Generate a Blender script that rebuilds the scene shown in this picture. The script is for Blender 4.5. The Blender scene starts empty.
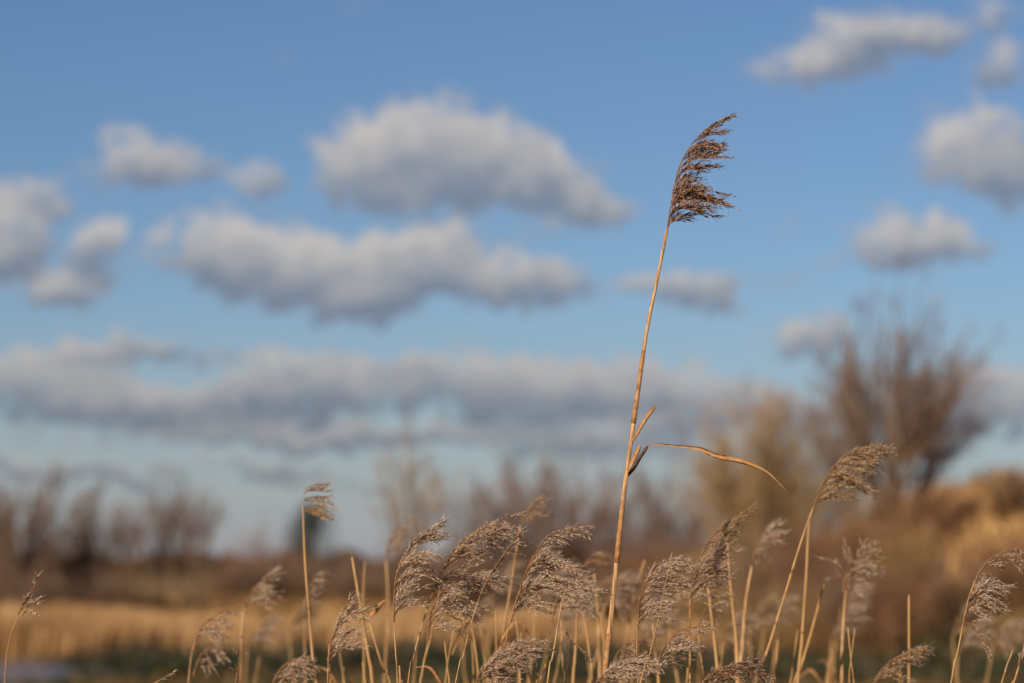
import bpy, math, random
import numpy as np
from mathutils import Vector

S = bpy.context.scene
COL = S.collection
R = math.radians
PI = math.pi

# ------------------------------------------------------------------ camera
FOC = 2418.0                     # focal length in pixels of the 1024 wide frame (85 mm lens on a 36 mm sensor)
CAM_Z = 1.5
PITCH = math.atan((568 - 341.5) / FOC)
cam_d = bpy.data.cameras.new('camera')
cam = bpy.data.objects.new('camera', cam_d)
COL.objects.link(cam)
cam.location = (0, 0, CAM_Z)
cam.rotation_euler = (R(90) + PITCH, 0, 0)
cam_d.sensor_width = 36
cam_d.lens = 85
cam_d.clip_start = 0.05
cam_d.clip_end = 20000
cam_d.dof.use_dof = True
cam_d.dof.focus_distance = 3.0
cam_d.dof.aperture_fstop = 3.8
cam_d.dof.aperture_blades = 0
S.camera = cam

# ------------------------------------------------------------------ light
SUN_AZ, SUN_EL = R(-150), R(23)          # azimuth measured clockwise from +Y (the way the camera looks)
SUN_DIR = Vector((math.sin(SUN_AZ) * math.cos(SUN_EL), math.cos(SUN_AZ) * math.cos(SUN_EL), math.sin(SUN_EL)))
sd = bpy.data.lights.new('sun', 'SUN')
sd.energy = 5.0
sd.angle = R(0.6)
sd.color = (1.0, 0.84, 0.66)
sun = bpy.data.objects.new('sun', sd)
COL.objects.link(sun)
sun.rotation_euler = SUN_DIR.to_track_quat('Z', 'Y').to_euler()

S.view_settings.view_transform = 'Standard'
S.view_settings.look = 'None'
S.view_settings.exposure = 0.0
S.view_settings.gamma = 1.0
S.view_settings.use_curve_mapping = False
S.render.engine = 'CYCLES'
S.cycles.use_denoising = True
S.cycles.max_bounces = 5
S.cycles.transparent_max_bounces = 8
S.cycles.caustics_reflective = False
S.cycles.caustics_refractive = False

# ------------------------------------------------------------------ world: sky with fair-weather clouds
SKY_STRENGTH = 0.067
W = bpy.data.worlds.new('World')
S.world = W
W.use_nodes = True
nt = W.node_tree
nt.nodes.clear()
N = nt.nodes.new
L = nt.links.new


def setin(sock, v):
    if isinstance(v, bpy.types.NodeSocket):
        L(v, sock)
    elif v is not None:
        sock.default_value = v


def M(op, a, b=None, c=None, clamp=False):
    n = N('ShaderNodeMath')
    n.operation = op
    n.use_clamp = clamp
    for i, v in enumerate((a, b, c)):
        if v is not None:
            setin(n.inputs[i], v)
    return n.outputs[0]


def V(op, a, b=None, c=None):
    n = N('ShaderNodeVectorMath')
    n.operation = op
    for i, v in enumerate((a, b, c)):
        if v is not None:
            setin(n.inputs[i], v)
    return n.outputs['Value'] if op in ('DOT_PRODUCT', 'LENGTH') else n.outputs[0]


def px2sky(px, py):
    """direction of a cloud -> (azimuth, elevation) in 1/FOC radians"""
    d = Vector(((px - 512) / FOC, (341.5 - py) / FOC, -1)).normalized()
    x, y, z = d
    cp, sp = math.cos(R(90) + PITCH), math.sin(R(90) + PITCH)
    wy, wz = y * cp - z * sp, y * sp + z * cp
    return math.atan2(x, wy) * FOC, math.asin(wz) * FOC


CLOUDS = [  # centre x, y, half width, half height, weight
    (440, 146, 80, 48, 1), (358, 165, 46, 42, 1), (505, 168, 60, 42, .9), (562, 186, 44, 34, .9), (602, 206, 34, 22, .75), (420, 200, 70, 24, .6),
    (210, 246, 46, 38, 1), (268, 264, 60, 40, 1), (345, 280, 72, 42, 1), (415, 262, 60, 34, .9), (490, 276, 60, 26, .9), (552, 290, 52, 26, .9),
    (375, 302, 60, 20, .6), (460, 240, 55, 22, .5),
    (130, 156, 50, 26, .9), (176, 163, 46, 17, .8), (258, 184, 24, 24, .75), (104, 252, 36, 30, 1), (60, 294, 46, 20, 1),
    (4, 238, 46, 40, 1), (28, 190, 54, 22, .7), (5, 265, 40, 22, .6),
    (868, 38, 64, 32, .9), (808, 66, 52, 23, .9), (905, 42, 46, 18, .6), (985, 18, 34, 20, .65), (995, 68, 40, 26, .75),
    (985, 150, 68, 38, .95), (1010, 182, 50, 28, .8), (898, 240, 52, 30, .9), (945, 256, 52, 22, .8),
    (684, 292, 54, 20, .85), (642, 286, 26, 16, .5), (808, 338, 34, 22, .95), (940, 308, 20, 14, .45), (778, 280, 32, 14, .3),
    (825, 268, 22, 11, .3), (782, 228, 26, 11, .28),
    (30, 382, 90, 33, 1), (150, 350, 90, 15, 0.77), (60, 352, 45, 12, 0.44), (185, 404, 78, 26, 1), (115, 404, 63, 26, 0.94), (262, 434, 78, 17, 0.83), (15, 430, 50, 10, 0.55),
    (115, 440, 49, 10, 0.55), (190, 438, 49, 12, 0.5),
    (290, 382, 69, 36, 1), (362, 394, 54, 26, 0.88), (392, 366, 40, 14, 0.55), (462, 380, 58, 33, 1), (535, 394, 63, 36, 1), (608, 382, 52, 31, 0.99), (680, 396, 63, 31, 0.99), (745, 398, 49, 26, 0.72),
    (350, 436, 74, 14, 0.88), (445, 430, 67, 14, 0.83), (535, 442, 85, 15, 0.77), (640, 434, 78, 22, 0.83), (1000, 404, 90, 36, 0.88), (915, 396, 67, 26, 0.77),
    (790, 420, 90, 31, 0.77), (30, 470, 112, 14, 0.83), (130, 480, 67, 10, 0.55), (250, 468, 85, 12, 0.72), (330, 486, 90, 12, 0.61), (60, 506, 101, 9, 0.44), (420, 500, 101, 9, 0.44), (700, 466, 168, 17, 0.55), (200, 512, 90, 8, 0.39),
    (1000, 118, 20, 12, .35), (625, 215, 24, 10, .35), (545, 230, 30, 12, .35), (210, 168, 22, 10, .35), (70, 205, 22, 12, .4), (300, 215, 24, 9, .25), (880, 205, 22, 10, .3), (720, 305, 24, 9, .35),
    (360, 6, 32, 7, .3), (285, 54, 20, 12, .25),
]
tc = N('ShaderNodeTexCoord')
nrm = V('NORMALIZE', tc.outputs['Generated'])
sep = N('ShaderNodeSeparateXYZ')
L(nrm, sep.inputs[0])
az = M('MULTIPLY', M('ARCTAN2', sep.outputs['X'], sep.outputs['Y']), FOC)
el = M('MULTIPLY', M('ARCSINE', sep.outputs['Z']), FOC)
cmb = N('ShaderNodeCombineXYZ')
L(az, cmb.inputs[0])
L(el, cmb.inputs[1])


def noise3(scale, detail, rough, vec, off=(0, 0, 0), dim='3D'):
    n = N('ShaderNodeTexNoise')
    n.noise_dimensions = dim
    n.inputs['Scale'].default_value = scale
    n.inputs['Detail'].default_value = detail
    n.inputs['Roughness'].default_value = rough
    L(V('ADD', vec, off), n.inputs['Vector'])
    return n


warp = noise3(1 / 34.0, 5, .58, cmb.outputs[0], dim='2D')
warp2 = noise3(1 / 110.0, 1, .5, cmb.outputs[0], (300, 70, 0), dim='2D')
wv = V('MULTIPLY', V('SUBTRACT', warp.outputs['Color'], (.5, .5, .5)), (56, 40, 0))
wv2 = V('MULTIPLY', V('SUBTRACT', warp2.outputs['Color'], (.5, .5, .5)), (60, 30, 0))
P = V('ADD', V('ADD', cmb.outputs[0], wv), wv2)
P_out = P
CL = CLOUDS[:]
acc = None
VM, MA = 'ShaderNodeVectorMath', 'ShaderNodeMath'
for (cx, cy, rx, ry, w) in CL:
    n_q, n_d, n_t, n_s, n_acc = N(VM), N(VM), N(MA), N(VM), N(VM)
    u, v = px2sky(cx, cy)
    rx, ry = rx * 1.36, ry * 1.36
    n_q.operation = 'MULTIPLY_ADD'
    L(P_out, n_q.inputs[0])
    n_q.inputs[1].default_value = (1 / rx, 1 / ry, 0)
    if acc is None:
        n_q.inputs[2].default_value = (-u / rx, -v / ry, 1)
    else:                        # the tiny term only makes the renderer evaluate the clouds one after the other (stack size)
        L(V('MULTIPLY_ADD', acc, (1e-7, 1e-7, 1e-7), (-u / rx, -v / ry, 1)), n_q.inputs[2])
    n_d.operation = 'DOT_PRODUCT'
    L(n_q.outputs[0], n_d.inputs[0])
    L(n_q.outputs[0], n_d.inputs[1])
    n_t.operation = 'MULTIPLY_ADD'
    n_t.use_clamp = True
    L(n_d.outputs['Value'], n_t.inputs[0])
    n_t.inputs[1].default_value = -w
    n_t.inputs[2].default_value = 2 * w
    n_s.operation = 'SCALE'
    L(n_q.outputs[0], n_s.inputs[0])
    L(n_t.outputs[0], n_s.inputs['Scale'])
    n_acc.operation = 'ADD'
    L(n_s.outputs[0], n_acc.inputs[0])
    if acc is not None:
        L(acc, n_acc.inputs[1])
    acc = n_acc.outputs[0]
sp2 = N('ShaderNodeSeparateXYZ')
L(acc, sp2.inputs[0])
dens = sp2.outputs['Z']
# clouds over the rest of the sky, outside the photographed part
rest = noise3(3.2, 5, .55, V('MULTIPLY', nrm, (1, 1, 2.4)))
awayx = M('SUBTRACT', M('ABSOLUTE', az), 640)
awayy = M('SUBTRACT', el, 720)
away = M('MULTIPLY', M('MAXIMUM', awayx, awayy), 1 / 150.0, clamp=True)
rest_d = M('MULTIPLY', M('MULTIPLY_ADD', rest.outputs['Fac'], 6.0, -2.95, clamp=True), away)
low = M('GREATER_THAN', sep.outputs['Z'], -0.01)
puff = noise3(1 / 24.0, 5, .6, cmb.outputs[0], (90, 40, 0), dim='2D')
nz = M('MULTIPLY', M('SUBTRACT', puff.outputs['Fac'], .5), 1.5)
dd = M('ADD', dens, M('MULTIPLY', nz, M('MULTIPLY', dens, 3.0, clamp=True)))
cov = N('ShaderNodeMapRange')
cov.interpolation_type = 'SMOOTHSTEP'
L(dd, cov.inputs['Value'])
cov.inputs['From Min'].default_value = .02
cov.inputs['From Max'].default_value = 1.0
veil = M('MULTIPLY', M('POWER', M('SUBTRACT', 1, M('MULTIPLY', el, 1 / 300.0, clamp=True), clamp=True), 1.35), .80)   # thin far cloud towards the horizon
cover = M('MULTIPLY', M('MAXIMUM', M('MAXIMUM', M('MULTIPLY', cov.outputs[0], .90), rest_d), veil), low)
safe = M('MAXIMUM', dens, .02)
gy = M('DIVIDE', sp2.outputs['Y'], safe)
gx = M('DIVIDE', sp2.outputs['X'], safe)
lit = M('ADD', M('ADD', M('MULTIPLY', gy, 1.2), M('MULTIPLY', gx, -.32)), M('MULTIPLY_ADD', nz, .35, .45), clamp=True)
hgt = M('MULTIPLY', el, 1 / 330.0, clamp=True)            # low clouds lie farther off in more air


def mixc(f, a, b):
    n = N('ShaderNodeMix')
    n.data_type = 'RGBA'
    setin(n.inputs[0], f)
    setin(n.inputs[6], a)
    setin(n.inputs[7], b)
    return n.outputs[2]


shade = mixc(hgt, (.155, .165, .21, 1), (.20, .24, .315, 1))
bright = mixc(hgt, (.33, .322, .35, 1), (.60, .555, .515, 1))
ccol = mixc(M('MULTIPLY', M('SUBTRACT', cov.outputs[0], .15), 1.6, clamp=True), (.325, .335, .40, 1), mixc(lit, shade, bright))
sky = N('ShaderNodeTexSky')
sky.sky_type = 'NISHITA'
sky.sun_disc = False
sky.sun_elevation = SUN_EL
sky.sun_rotation = SUN_AZ % (2 * PI)
sky.altitude = 0
sky.air_density = 1.1
sky.dust_density = .15
sky.ozone_density = 3.4
bg1 = N('ShaderNodeBackground')
L(V('MULTIPLY', sky.outputs[0], (.84, .94, 1.13)), bg1.inputs[0])
bg1.inputs[1].default_value = SKY_STRENGTH
bg2 = N('ShaderNodeBackground')
L(ccol, bg2.inputs[0])
bg2.inputs[1].default_value = 0.95
mx = N('ShaderNodeMixShader')
L(cover, mx.inputs[0])
L(bg1.outputs[0], mx.inputs[1])
L(bg2.outputs[0], mx.inputs[2])
wo = N('ShaderNodeOutputWorld')
L(mx.outputs[0], wo.inputs[0])

# ------------------------------------------------------------------ helpers
CP, SP = math.cos(R(90) + PITCH), math.sin(R(90) + PITCH)


def at(px, py, Y):
    """point at depth Y (metres in front of the lens) seen at a place of the photo"""
    x, y, z = (px - 512) / FOC, (341.5 - py) / FOC, -1.0
    wy, wz = y * CP - z * SP, y * SP + z * CP
    k = Y / wy
    return np.array((x * k, Y, CAM_Z + wz * k))


def material(name, stops, scale=(8, 8, 8), noise_scale=4.0, rough=.85, spec=.2, transl=0.0, island=False, detail=4, bump=0.0):
    m = bpy.data.materials.new(name)
    m.use_nodes = True
    t = m.node_tree
    t.nodes.clear()
    out = t.nodes.new('ShaderNodeOutputMaterial')
    bs = t.nodes.new('ShaderNodeBsdfPrincipled')
    bs.inputs['Roughness'].default_value = rough
    bs.inputs['Specular IOR Level'].default_value = spec
    ramp = t.nodes.new('ShaderNodeValToRGB')
    e = ramp.color_ramp.elements
    while len(e) < len(stops):
        e.new(.5)
    for i, (p, c) in enumerate(stops):
        e[i].position = p
        e[i].color = (*c, 1)
    tcn = t.nodes.new('ShaderNodeTexCoord')
    mp = t.nodes.new('ShaderNodeMapping')
    mp.inputs['Scale'].default_value = scale
    t.links.new(tcn.outputs['Object'], mp.inputs[0])
    nz_ = t.nodes.new('ShaderNodeTexNoise')
    nz_.inputs['Scale'].default_value = noise_scale
    nz_.inputs['Detail'].default_value = detail
    nz_.inputs['Roughness'].default_value = .6
    t.links.new(mp.outputs[0], nz_.inputs['Vector'])
    if island:
        g = t.nodes.new('ShaderNodeNewGeometry')
        a = t.nodes.new('ShaderNodeMath')
        a.operation = 'MULTIPLY_ADD'
        a.inputs[1].default_value = .55
        t.links.new(g.outputs['Random Per Island'], a.inputs[0])
        b = t.nodes.new('ShaderNodeMath')
        b.operation = 'MULTIPLY_ADD'
        b.inputs[1].default_value = 1.2
        b.inputs[2].default_value = -.37
        t.links.new(nz_.outputs['Fac'], b.inputs[0])
        t.links.new(b.outputs[0], a.inputs[2])
        t.links.new(a.outputs[0], ramp.inputs[0])
    else:
        t.links.new(nz_.outputs['Fac'], ramp.inputs[0])
    t.links.new(ramp.outputs[0], bs.inputs['Base Color'])
    if bump:
        bp = t.nodes.new('ShaderNodeBump')
        bp.inputs['Strength'].default_value = bump
        t.links.new(nz_.outputs['Fac'], bp.inputs['Height'])
        t.links.new(bp.outputs[0], bs.inputs['Normal'])
    if transl:
        tr = t.nodes.new('ShaderNodeBsdfTranslucent')
        t.links.new(ramp.outputs[0], tr.inputs[0])
        ms = t.nodes.new('ShaderNodeMixShader')
        ms.inputs[0].default_value = transl
        t.links.new(bs.outputs[0], ms.inputs[1])
        t.links.new(tr.outputs[0], ms.inputs[2])
        t.links.new(ms.outputs[0], out.inputs[0])
    else:
        t.links.new(bs.outputs[0], out.inputs[0])
    return m


MT = {}
MT['stem'] = material('reed_straw', [(.3, (.17, .08, .03)), (.47, (.40, .22, .09)), (.62, (.62, .40, .19))], (300, 300, 22), 1.4, .55, .35, bump=.15)
MT['stem_pale'] = material('pale_straw', [(.25, (.24, .125, .045)), (.5, (.42, .245, .095)), (.75, (.55, .35, .155))], (160, 160, 8), 1.0, .6, .3)
MT['node'] = material('stem_node', [(.3, (.10, .05, .025)), (.7, (.30, .16, .07))], (100, 100, 100), 3, .7)
MT['leaf'] = material('dry_leaf', [(.3, (.30, .14, .05)), (.5, (.52, .27, .11)), (.75, (.62, .40, .2))], (60, 60, 60), 2.0, .7, .25, transl=.25)
MT['leaf_dark'] = material('shaded_and_weathered_leaf', [(.3, (.03, .02, .015)), (.55, (.09, .055, .03)), (.8, (.25, .14, .06))], (90, 90, 90), 2.0, .8)  # dead stalks' own dark tone, and painted shade for the tall reed's leaf stub
MT['rachis'] = material('panicle_branch', [(.3, (.15, .075, .035)), (.7, (.40, .23, .11))], (200, 200, 200), 2, .7, island=True)
MT['spk_dark'] = material('brown_spikelet', [(.15, (.05, .018, .011)), (.48, (.20, .075, .034)), (.72, (.44, .21, .095)), (.95, (.78, .53, .33))], (60, 60, 60), 3, .7, .25, transl=.2, island=True)
MT['spk_pale'] = material('fawn_spikelet', [(.12, (.36, .21, .12)), (.38, (.70, .48, .31)), (.62, (.86, .66, .47)), (.88, (.94, .83, .67))], (60, 60, 60), 3, .65, .3, transl=.42, island=True)
MT['spk_red'] = material('russet_spikelet', [(.12, (.25, .125, .07)), (.40, (.58, .36, .22)), (.65, (.79, .56, .38)), (.9, (.92, .77, .60))], (60, 60, 60), 3, .65, .3, transl=.4, island=True)
MT['spk_gold'] = material('golden_spikelet', [(.12, (.28, .145, .055)), (.42, (.56, .33, .14)), (.68, (.72, .47, .23)), (.92, (.85, .64, .38))], (60, 60, 60), 3, .7, .25, transl=.34, island=True)
MT['silk'] = material('seed_silk', [(.2, (.70, .53, .37)), (.6, (.88, .76, .62))], (60, 60, 60), 3, .6, .3, transl=.4, island=True)
MT['bark'] = material('bark', [(.3, (.08, .052, .034)), (.7, (.21, .14, .09))], (3, 3, 1), 4, .9, .15)
MT['twig_brown'] = material('brown_twig', [(.2, (.11, .066, .044)), (.5, (.205, .130, .088)), (.85, (.36, .24, .16))], (1, 1, 1), 2, .85, .2, island=True)
MT['twig_red'] = material('reddish_twig', [(.2, (.14, .062, .037)), (.5, (.27, .13, .075)), (.85, (.40, .22, .13))], (1, 1, 1), 2, .85, .2, island=True)
MT['twig_gold'] = material('ochre_twig', [(.2, (.22, .13, .055)), (.5, (.40, .25, .105)), (.85, (.56, .38, .18))], (1, 1, 1), 2, .85, .2, island=True)
MT['grass_gold'] = material('golden_reed_blade', [(.15, (.32, .18, .075)), (.5, (.50, .30, .135)), (.85, (.64, .42, .21))], (.22, .10, .22), 2.2, .8, .15, transl=.15, island=True)
MT['grass_brown'] = material('brown_grass_blade', [(.15, (.17, .092, .036)), (.45, (.33, .19, .075)), (.85, (.50, .31, .125))], (.35, .2, .35), 2.0, .85, .15, transl=.1, island=True)
MT['grass_bank'] = material('tawny_bank_grass', [(.15, (.28, .155, .062)), (.5, (.50, .30, .125)), (.85, (.68, .44, .19))], (.5, .3, .5), 2.0, .85, .15, transl=.12, island=True)
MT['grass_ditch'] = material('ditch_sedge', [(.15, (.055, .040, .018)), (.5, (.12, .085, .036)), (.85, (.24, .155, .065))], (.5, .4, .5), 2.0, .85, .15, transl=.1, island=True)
MT['leaf_green'] = material('bramble_leaf', [(.1, (.018, .026, .009)), (.5, (.046, .058, .018)), (.8, (.10, .10, .032)), (.97, (.25, .18, .06))], (1.2, 1.2, 1.2), 2.0, .5, .4, transl=.15, island=True)
MT['leaf_ever'] = material('evergreen_leaf', [(.1, (.02, .028, .018)), (.5, (.038, .05, .028)), (.9, (.07, .08, .042))], (1, 1, 1), 2.0, .6, .3, island=True)
MT['leaf_brown'] = material('withered_leaf', [(.1, (.075, .040, .020)), (.5, (.17, .088, .038)), (.8, (.30, .16, .062)), (.95, (.46, .25, .09))], (.6, .6, .6), 2.0, .85, .15, transl=.12, island=True)
MT['leaf_rust'] = material('russet_leaf', [(.1, (.09, .047, .022)), (.5, (.22, .122, .052)), (.9, (.44, .25, .10))], (.8, .8, .8), 2.0, .8, .2, transl=.2, island=True)


def new_obj(name, verts, tris, mats, mat_idx=None, parent=None, base=None, smooth=False):
    v = np.asarray(verts, dtype=np.float32)
    if base is not None:
        v = v - np.asarray(base, dtype=np.float32)
    f = np.asarray(tris, dtype=np.int32)
    me = bpy.data.meshes.new(name)
    me.vertices.add(len(v))
    me.vertices.foreach_set('co', v.ravel())
    me.loops.add(f.size)
    me.loops.foreach_set('vertex_index', f.ravel())
    me.polygons.add(len(f))
    me.polygons.foreach_set('loop_start', np.arange(len(f), dtype=np.int32) * f.shape[1])
    try:
        me.polygons.foreach_set('loop_total', np.full(len(f), f.shape[1], dtype=np.int32))
    except Exception:
        pass
    for m in mats:
        me.materials.append(m)
    if mat_idx is not None:
        me.polygons.foreach_set('material_index', np.asarray(mat_idx, dtype=np.int32))
    if smooth:
        me.polygons.foreach_set('use_smooth', np.ones(len(f), dtype=bool))
    me.update(calc_edges=True)
    me.validate()
    o = bpy.data.objects.new(name, me)
    COL.objects.link(o)
    if parent is not None:
        o.parent = parent
    return o


class MB:
    """collects triangles of one mesh"""

    def __init__(self):
        self.v, self.f, self.m, self.n = [], [], [], 0

    def add(self, v, f, mi=0):
        v = np.asarray(v, float).reshape(-1, 3)
        f = np.asarray(f, int).reshape(-1, 3)
        self.v.append(v)
        self.f.append(f + self.n)
        self.m.append(np.full(len(f), mi))
        self.n += len(v)

    def build(self, name, mats, parent=None, base=None, smooth=False):
        return new_obj(name, np.concatenate(self.v), np.concatenate(self.f), mats, np.concatenate(self.m), parent, base, smooth)


def frames(T):
    """two unit vectors square to each direction in T [...,3]"""
    T = T / np.maximum(np.linalg.norm(T, axis=-1, keepdims=True), 1e-9)
    ref = np.where(np.abs(T[..., 2:3]) > .9, np.array([1., 0, 0]), np.array([0, 0, 1.]))
    A = np.cross(T, ref)
    A /= np.maximum(np.linalg.norm(A, axis=-1, keepdims=True), 1e-9)
    return A, np.cross(T, A)


def tubes(mb, Pt, Rd, n=3, mi=0):
    """Pt [N,k,3] paths, Rd [N,k] radii: closed at both ends by a shrinking ring"""
    Pt = np.asarray(Pt, float)
    Rd = np.asarray(Rd, float)
    Nn, k, _ = Pt.shape
    T = np.gradient(Pt, axis=1)
    A, B = frames(T)
    A[:, :] = A[:, :1] if n < 6 else A
    if n >= 6:                                        # keep the ring from twisting along a curved stem
        for j in range(1, k):
            t = T[:, j] / np.linalg.norm(T[:, j], axis=-1, keepdims=True)
            a = A[:, j - 1] - (A[:, j - 1] * t).sum(-1, keepdims=True) * t
            A[:, j] = a / np.linalg.norm(a, axis=-1, keepdims=True)
    Tn = T / np.maximum(np.linalg.norm(T, axis=-1, keepdims=True), 1e-9)
    B = np.cross(Tn, A)
    ang = np.arange(n) * 2 * PI / n
    ring = Pt[:, :, None] + Rd[:, :, None, None] * (np.cos(ang)[:, None] * A[:, :, None] + np.sin(ang)[:, None] * B[:, :, None])
    v = ring.reshape(-1, 3)
    i = np.arange(k - 1)[:, None] * n
    j = np.arange(n)[None]
    a, b = i + j, i + (j + 1) % n
    one = np.stack([np.stack([a, b, b + n], -1), np.stack([a, b + n, a + n], -1)], 2).reshape(-1, 3)
    cap = []
    for q in range(1, n - 1):
        cap.append((0, q + 1, q))
        o = (k - 1) * n
        cap.append((o, o + q, o + q + 1))
    one = np.concatenate([one, np.array(cap)])
    f = (one[None] + (np.arange(Nn) * n * k)[:, None, None]).reshape(-1, 3)
    mb.add(v, f, mi)


def tube(mb, pts, rad, n=8, mi=0):
    tubes(mb, np.asarray(pts, float)[None], np.asarray(rad, float)[None], n, mi)


def darts(mb, Pb, D, ln, wd, mi=0, fat=.38):
    """slim three-sided spindles: spikelets and silk hairs"""
    Pb, D = np.asarray(Pb, float), np.asarray(D, float)
    D = D / np.maximum(np.linalg.norm(D, axis=-1, keepdims=True), 1e-9)
    A, B = frames(D)
    Nn = len(Pb)
    ln = np.broadcast_to(ln, (Nn,))[:, None]
    wd = np.broadcast_to(wd, (Nn,))[:, None]
    mid = Pb + D * ln * fat
    ph = np.random.rand(Nn, 1) * 6.28
    vs = [Pb]
    for q in range(3):
        a = ph + q * 2 * PI / 3
        vs.append(mid + wd * .5 * (np.cos(a) * A + np.sin(a) * B))
    vs.append(Pb + D * ln)
    v = np.stack(vs, 1).reshape(-1, 3)
    one = np.array([(0, 2, 1), (0, 3, 2), (0, 1, 3), (4, 1, 2), (4, 2, 3), (4, 3, 1)])
    f = (one[None] + (np.arange(Nn) * 5)[:, None, None]).reshape(-1, 3)
    mb.add(v, f, mi)


def leaves(mb, Pc, size, mi=0, up=0.0):
    """small folded leaf faces turned every way"""
    Nn = len(Pc)
    D = np.random.normal(size=(Nn, 3))
    D[:, 2] += up
    D /= np.linalg.norm(D, axis=1, keepdims=True)
    A, B = frames(D)
    s = (size * (.6 + .8 * np.random.rand(Nn)))[:, None]
    v = np.stack([Pc - D * s * .5, Pc + A * s * .3 + B * s * .08, Pc + D * s * .5, Pc - A * s * .3 + B * s * .08], 1).reshape(-1, 3)
    one = np.array([(0, 1, 2), (0, 2, 3)])
    mb.add(v, (one[None] + (np.arange(Nn) * 4)[:, None, None]).reshape(-1, 3), mi)


def blades(mb, x, y, z, h, w, lean=.25, mi=0, windx=.2):
    """upright bent grass blades, four triangles each"""
    Nn = len(x)
    a = np.random.rand(Nn) * PI
    dx, dy = np.cos(a) * w / 2, np.sin(a) * w / 2
    lx = (np.random.normal(size=Nn) * lean + windx) * h
    ly = np.random.normal(size=Nn) * lean * h
    p = lambda ox, oy, oz: np.stack([x + ox, y + oy, z + oz], -1)
    v = np.stack([p(-dx, -dy, 0 * h - .02), p(dx, dy, 0 * h - .02), p(-dx * .8 + lx * .3, -dy * .8 + ly * .3, h * .55), p(dx * .8 + lx * .3, dy * .8 + ly * .3, h * .55), p(lx, ly, h)], 1).reshape(-1, 3)
    one = np.array([(0, 1, 3), (0, 3, 2), (2, 3, 4)])
    mb.add(v, (one[None] + (np.arange(Nn) * 5)[:, None, None]).reshape(-1, 3), mi)


def smooth_path(pts, n):
    """Catmull-Rom through pts"""
    P_ = np.asarray(pts, float)
    if len(P_) == 2:
        return P_[0] + (P_[1] - P_[0]) * np.linspace(0, 1, n)[:, None]
    Q = np.vstack([2 * P_[0] - P_[1], P_, 2 * P_[-1] - P_[-2]])
    seg = np.linalg.norm(np.diff(P_, axis=0), axis=1)
    cum = np.concatenate([[0], np.cumsum(seg)])
    out = []
    for s in np.linspace(0, cum[-1] * .99999, n):
        i = min(int(np.searchsorted(cum, s, side='right')) - 1, len(seg) - 1)
        t = (s - cum[i]) / seg[i]
        a, b, c, d = Q[i], Q[i + 1], Q[i + 2], Q[i + 3]
        out.append(.5 * ((2 * b) + (-a + c) * t + (2 * a - 5 * b + 4 * c - d) * t * t + (-a + 3 * b - 3 * c + d) * t ** 3))
    return np.array(out)


def tag(o, label=None, cat=None, group=None, kind=None):
    if label: o['label'] = label
    if cat: o['category'] = cat
    if group: o['group'] = group
    if kind: o['kind'] = kind
    return o


def empty(name, loc, rz=0):
    o = bpy.data.objects.new(name, None)
    COL.objects.link(o)
    o.location = tuple(float(c) for c in loc)
    o.rotation_euler = (0, 0, rz)
    o.empty_display_size = .1
    return o


def copy_tree(o, parent=None):
    c = o.copy()
    COL.objects.link(c)
    if parent is not None:
        c.parent = parent
    for ch in [x for x in list(COL.objects) if x.parent == o]:
        copy_tree(ch, c)
    return c


# ------------------------------------------------------------------ ground
def smst(a, b, x):
    t = np.clip((x - a) / (b - a), 0, 1)
    return t * t * (3 - 2 * t)


def bank_h(x, y):
    """the grassy bank that rises on the right, plus small unevenness of the marsh"""
    edge = 4.6 + (y - 45) * .09
    r = smst(0, 4.6, x - edge) * smst(33, 47, y) * (1 - smst(120, 200, y))
    bump = .16 * np.sin(x * .9 + y * .31) + .07 * np.sin(x * 2.3 - y * .7 + 1.3) + .06 * np.sin(y * 1.7 + x * .4)
    return r * (2.78 + bump + .06 * np.clip(x - 7, 0, 8)) + .05 * np.sin(x * .31 + 1) * np.sin(y * .23) * smst(20, 60, y)


def ground_z(x, y):
    return bank_h(np.asarray(x, float), np.asarray(y, float))


xs = np.unique(np.concatenate([np.linspace(-3000, -60, 12), np.linspace(-60, 60, 161), np.linspace(60, 3000, 12)]))
ys = np.unique(np.concatenate([np.linspace(-300, -10, 6), np.linspace(-10, 130, 141), np.linspace(130, 230, 21), np.geomspace(230, 6000, 14)]))
gx_, gy_ = np.meshgrid(xs, ys)
gv = np.stack([gx_, gy_, ground_z(gx_, gy_)], -1).reshape(-1, 3)
nx = len(xs)
ii, jj = np.meshgrid(np.arange(len(ys) - 1), np.arange(nx - 1), indexing='ij')
a_ = (ii * nx + jj).ravel()
gf = np.stack([a_, a_ + 1, a_ + nx + 1, a_ + nx], -1)
m_ground = material('marsh_ground', [(.2, (.10, .062, .028)), (.42, (.21, .125, .05)), (.6, (.33, .205, .08)), (.8, (.20, .17, .06))], (.05, .11, .2), 2.4, .95, .1, detail=7, bump=.3)
g = new_obj('ground', gv, gf, [m_ground], smooth=True)
tag(g, kind='structure')

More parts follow.
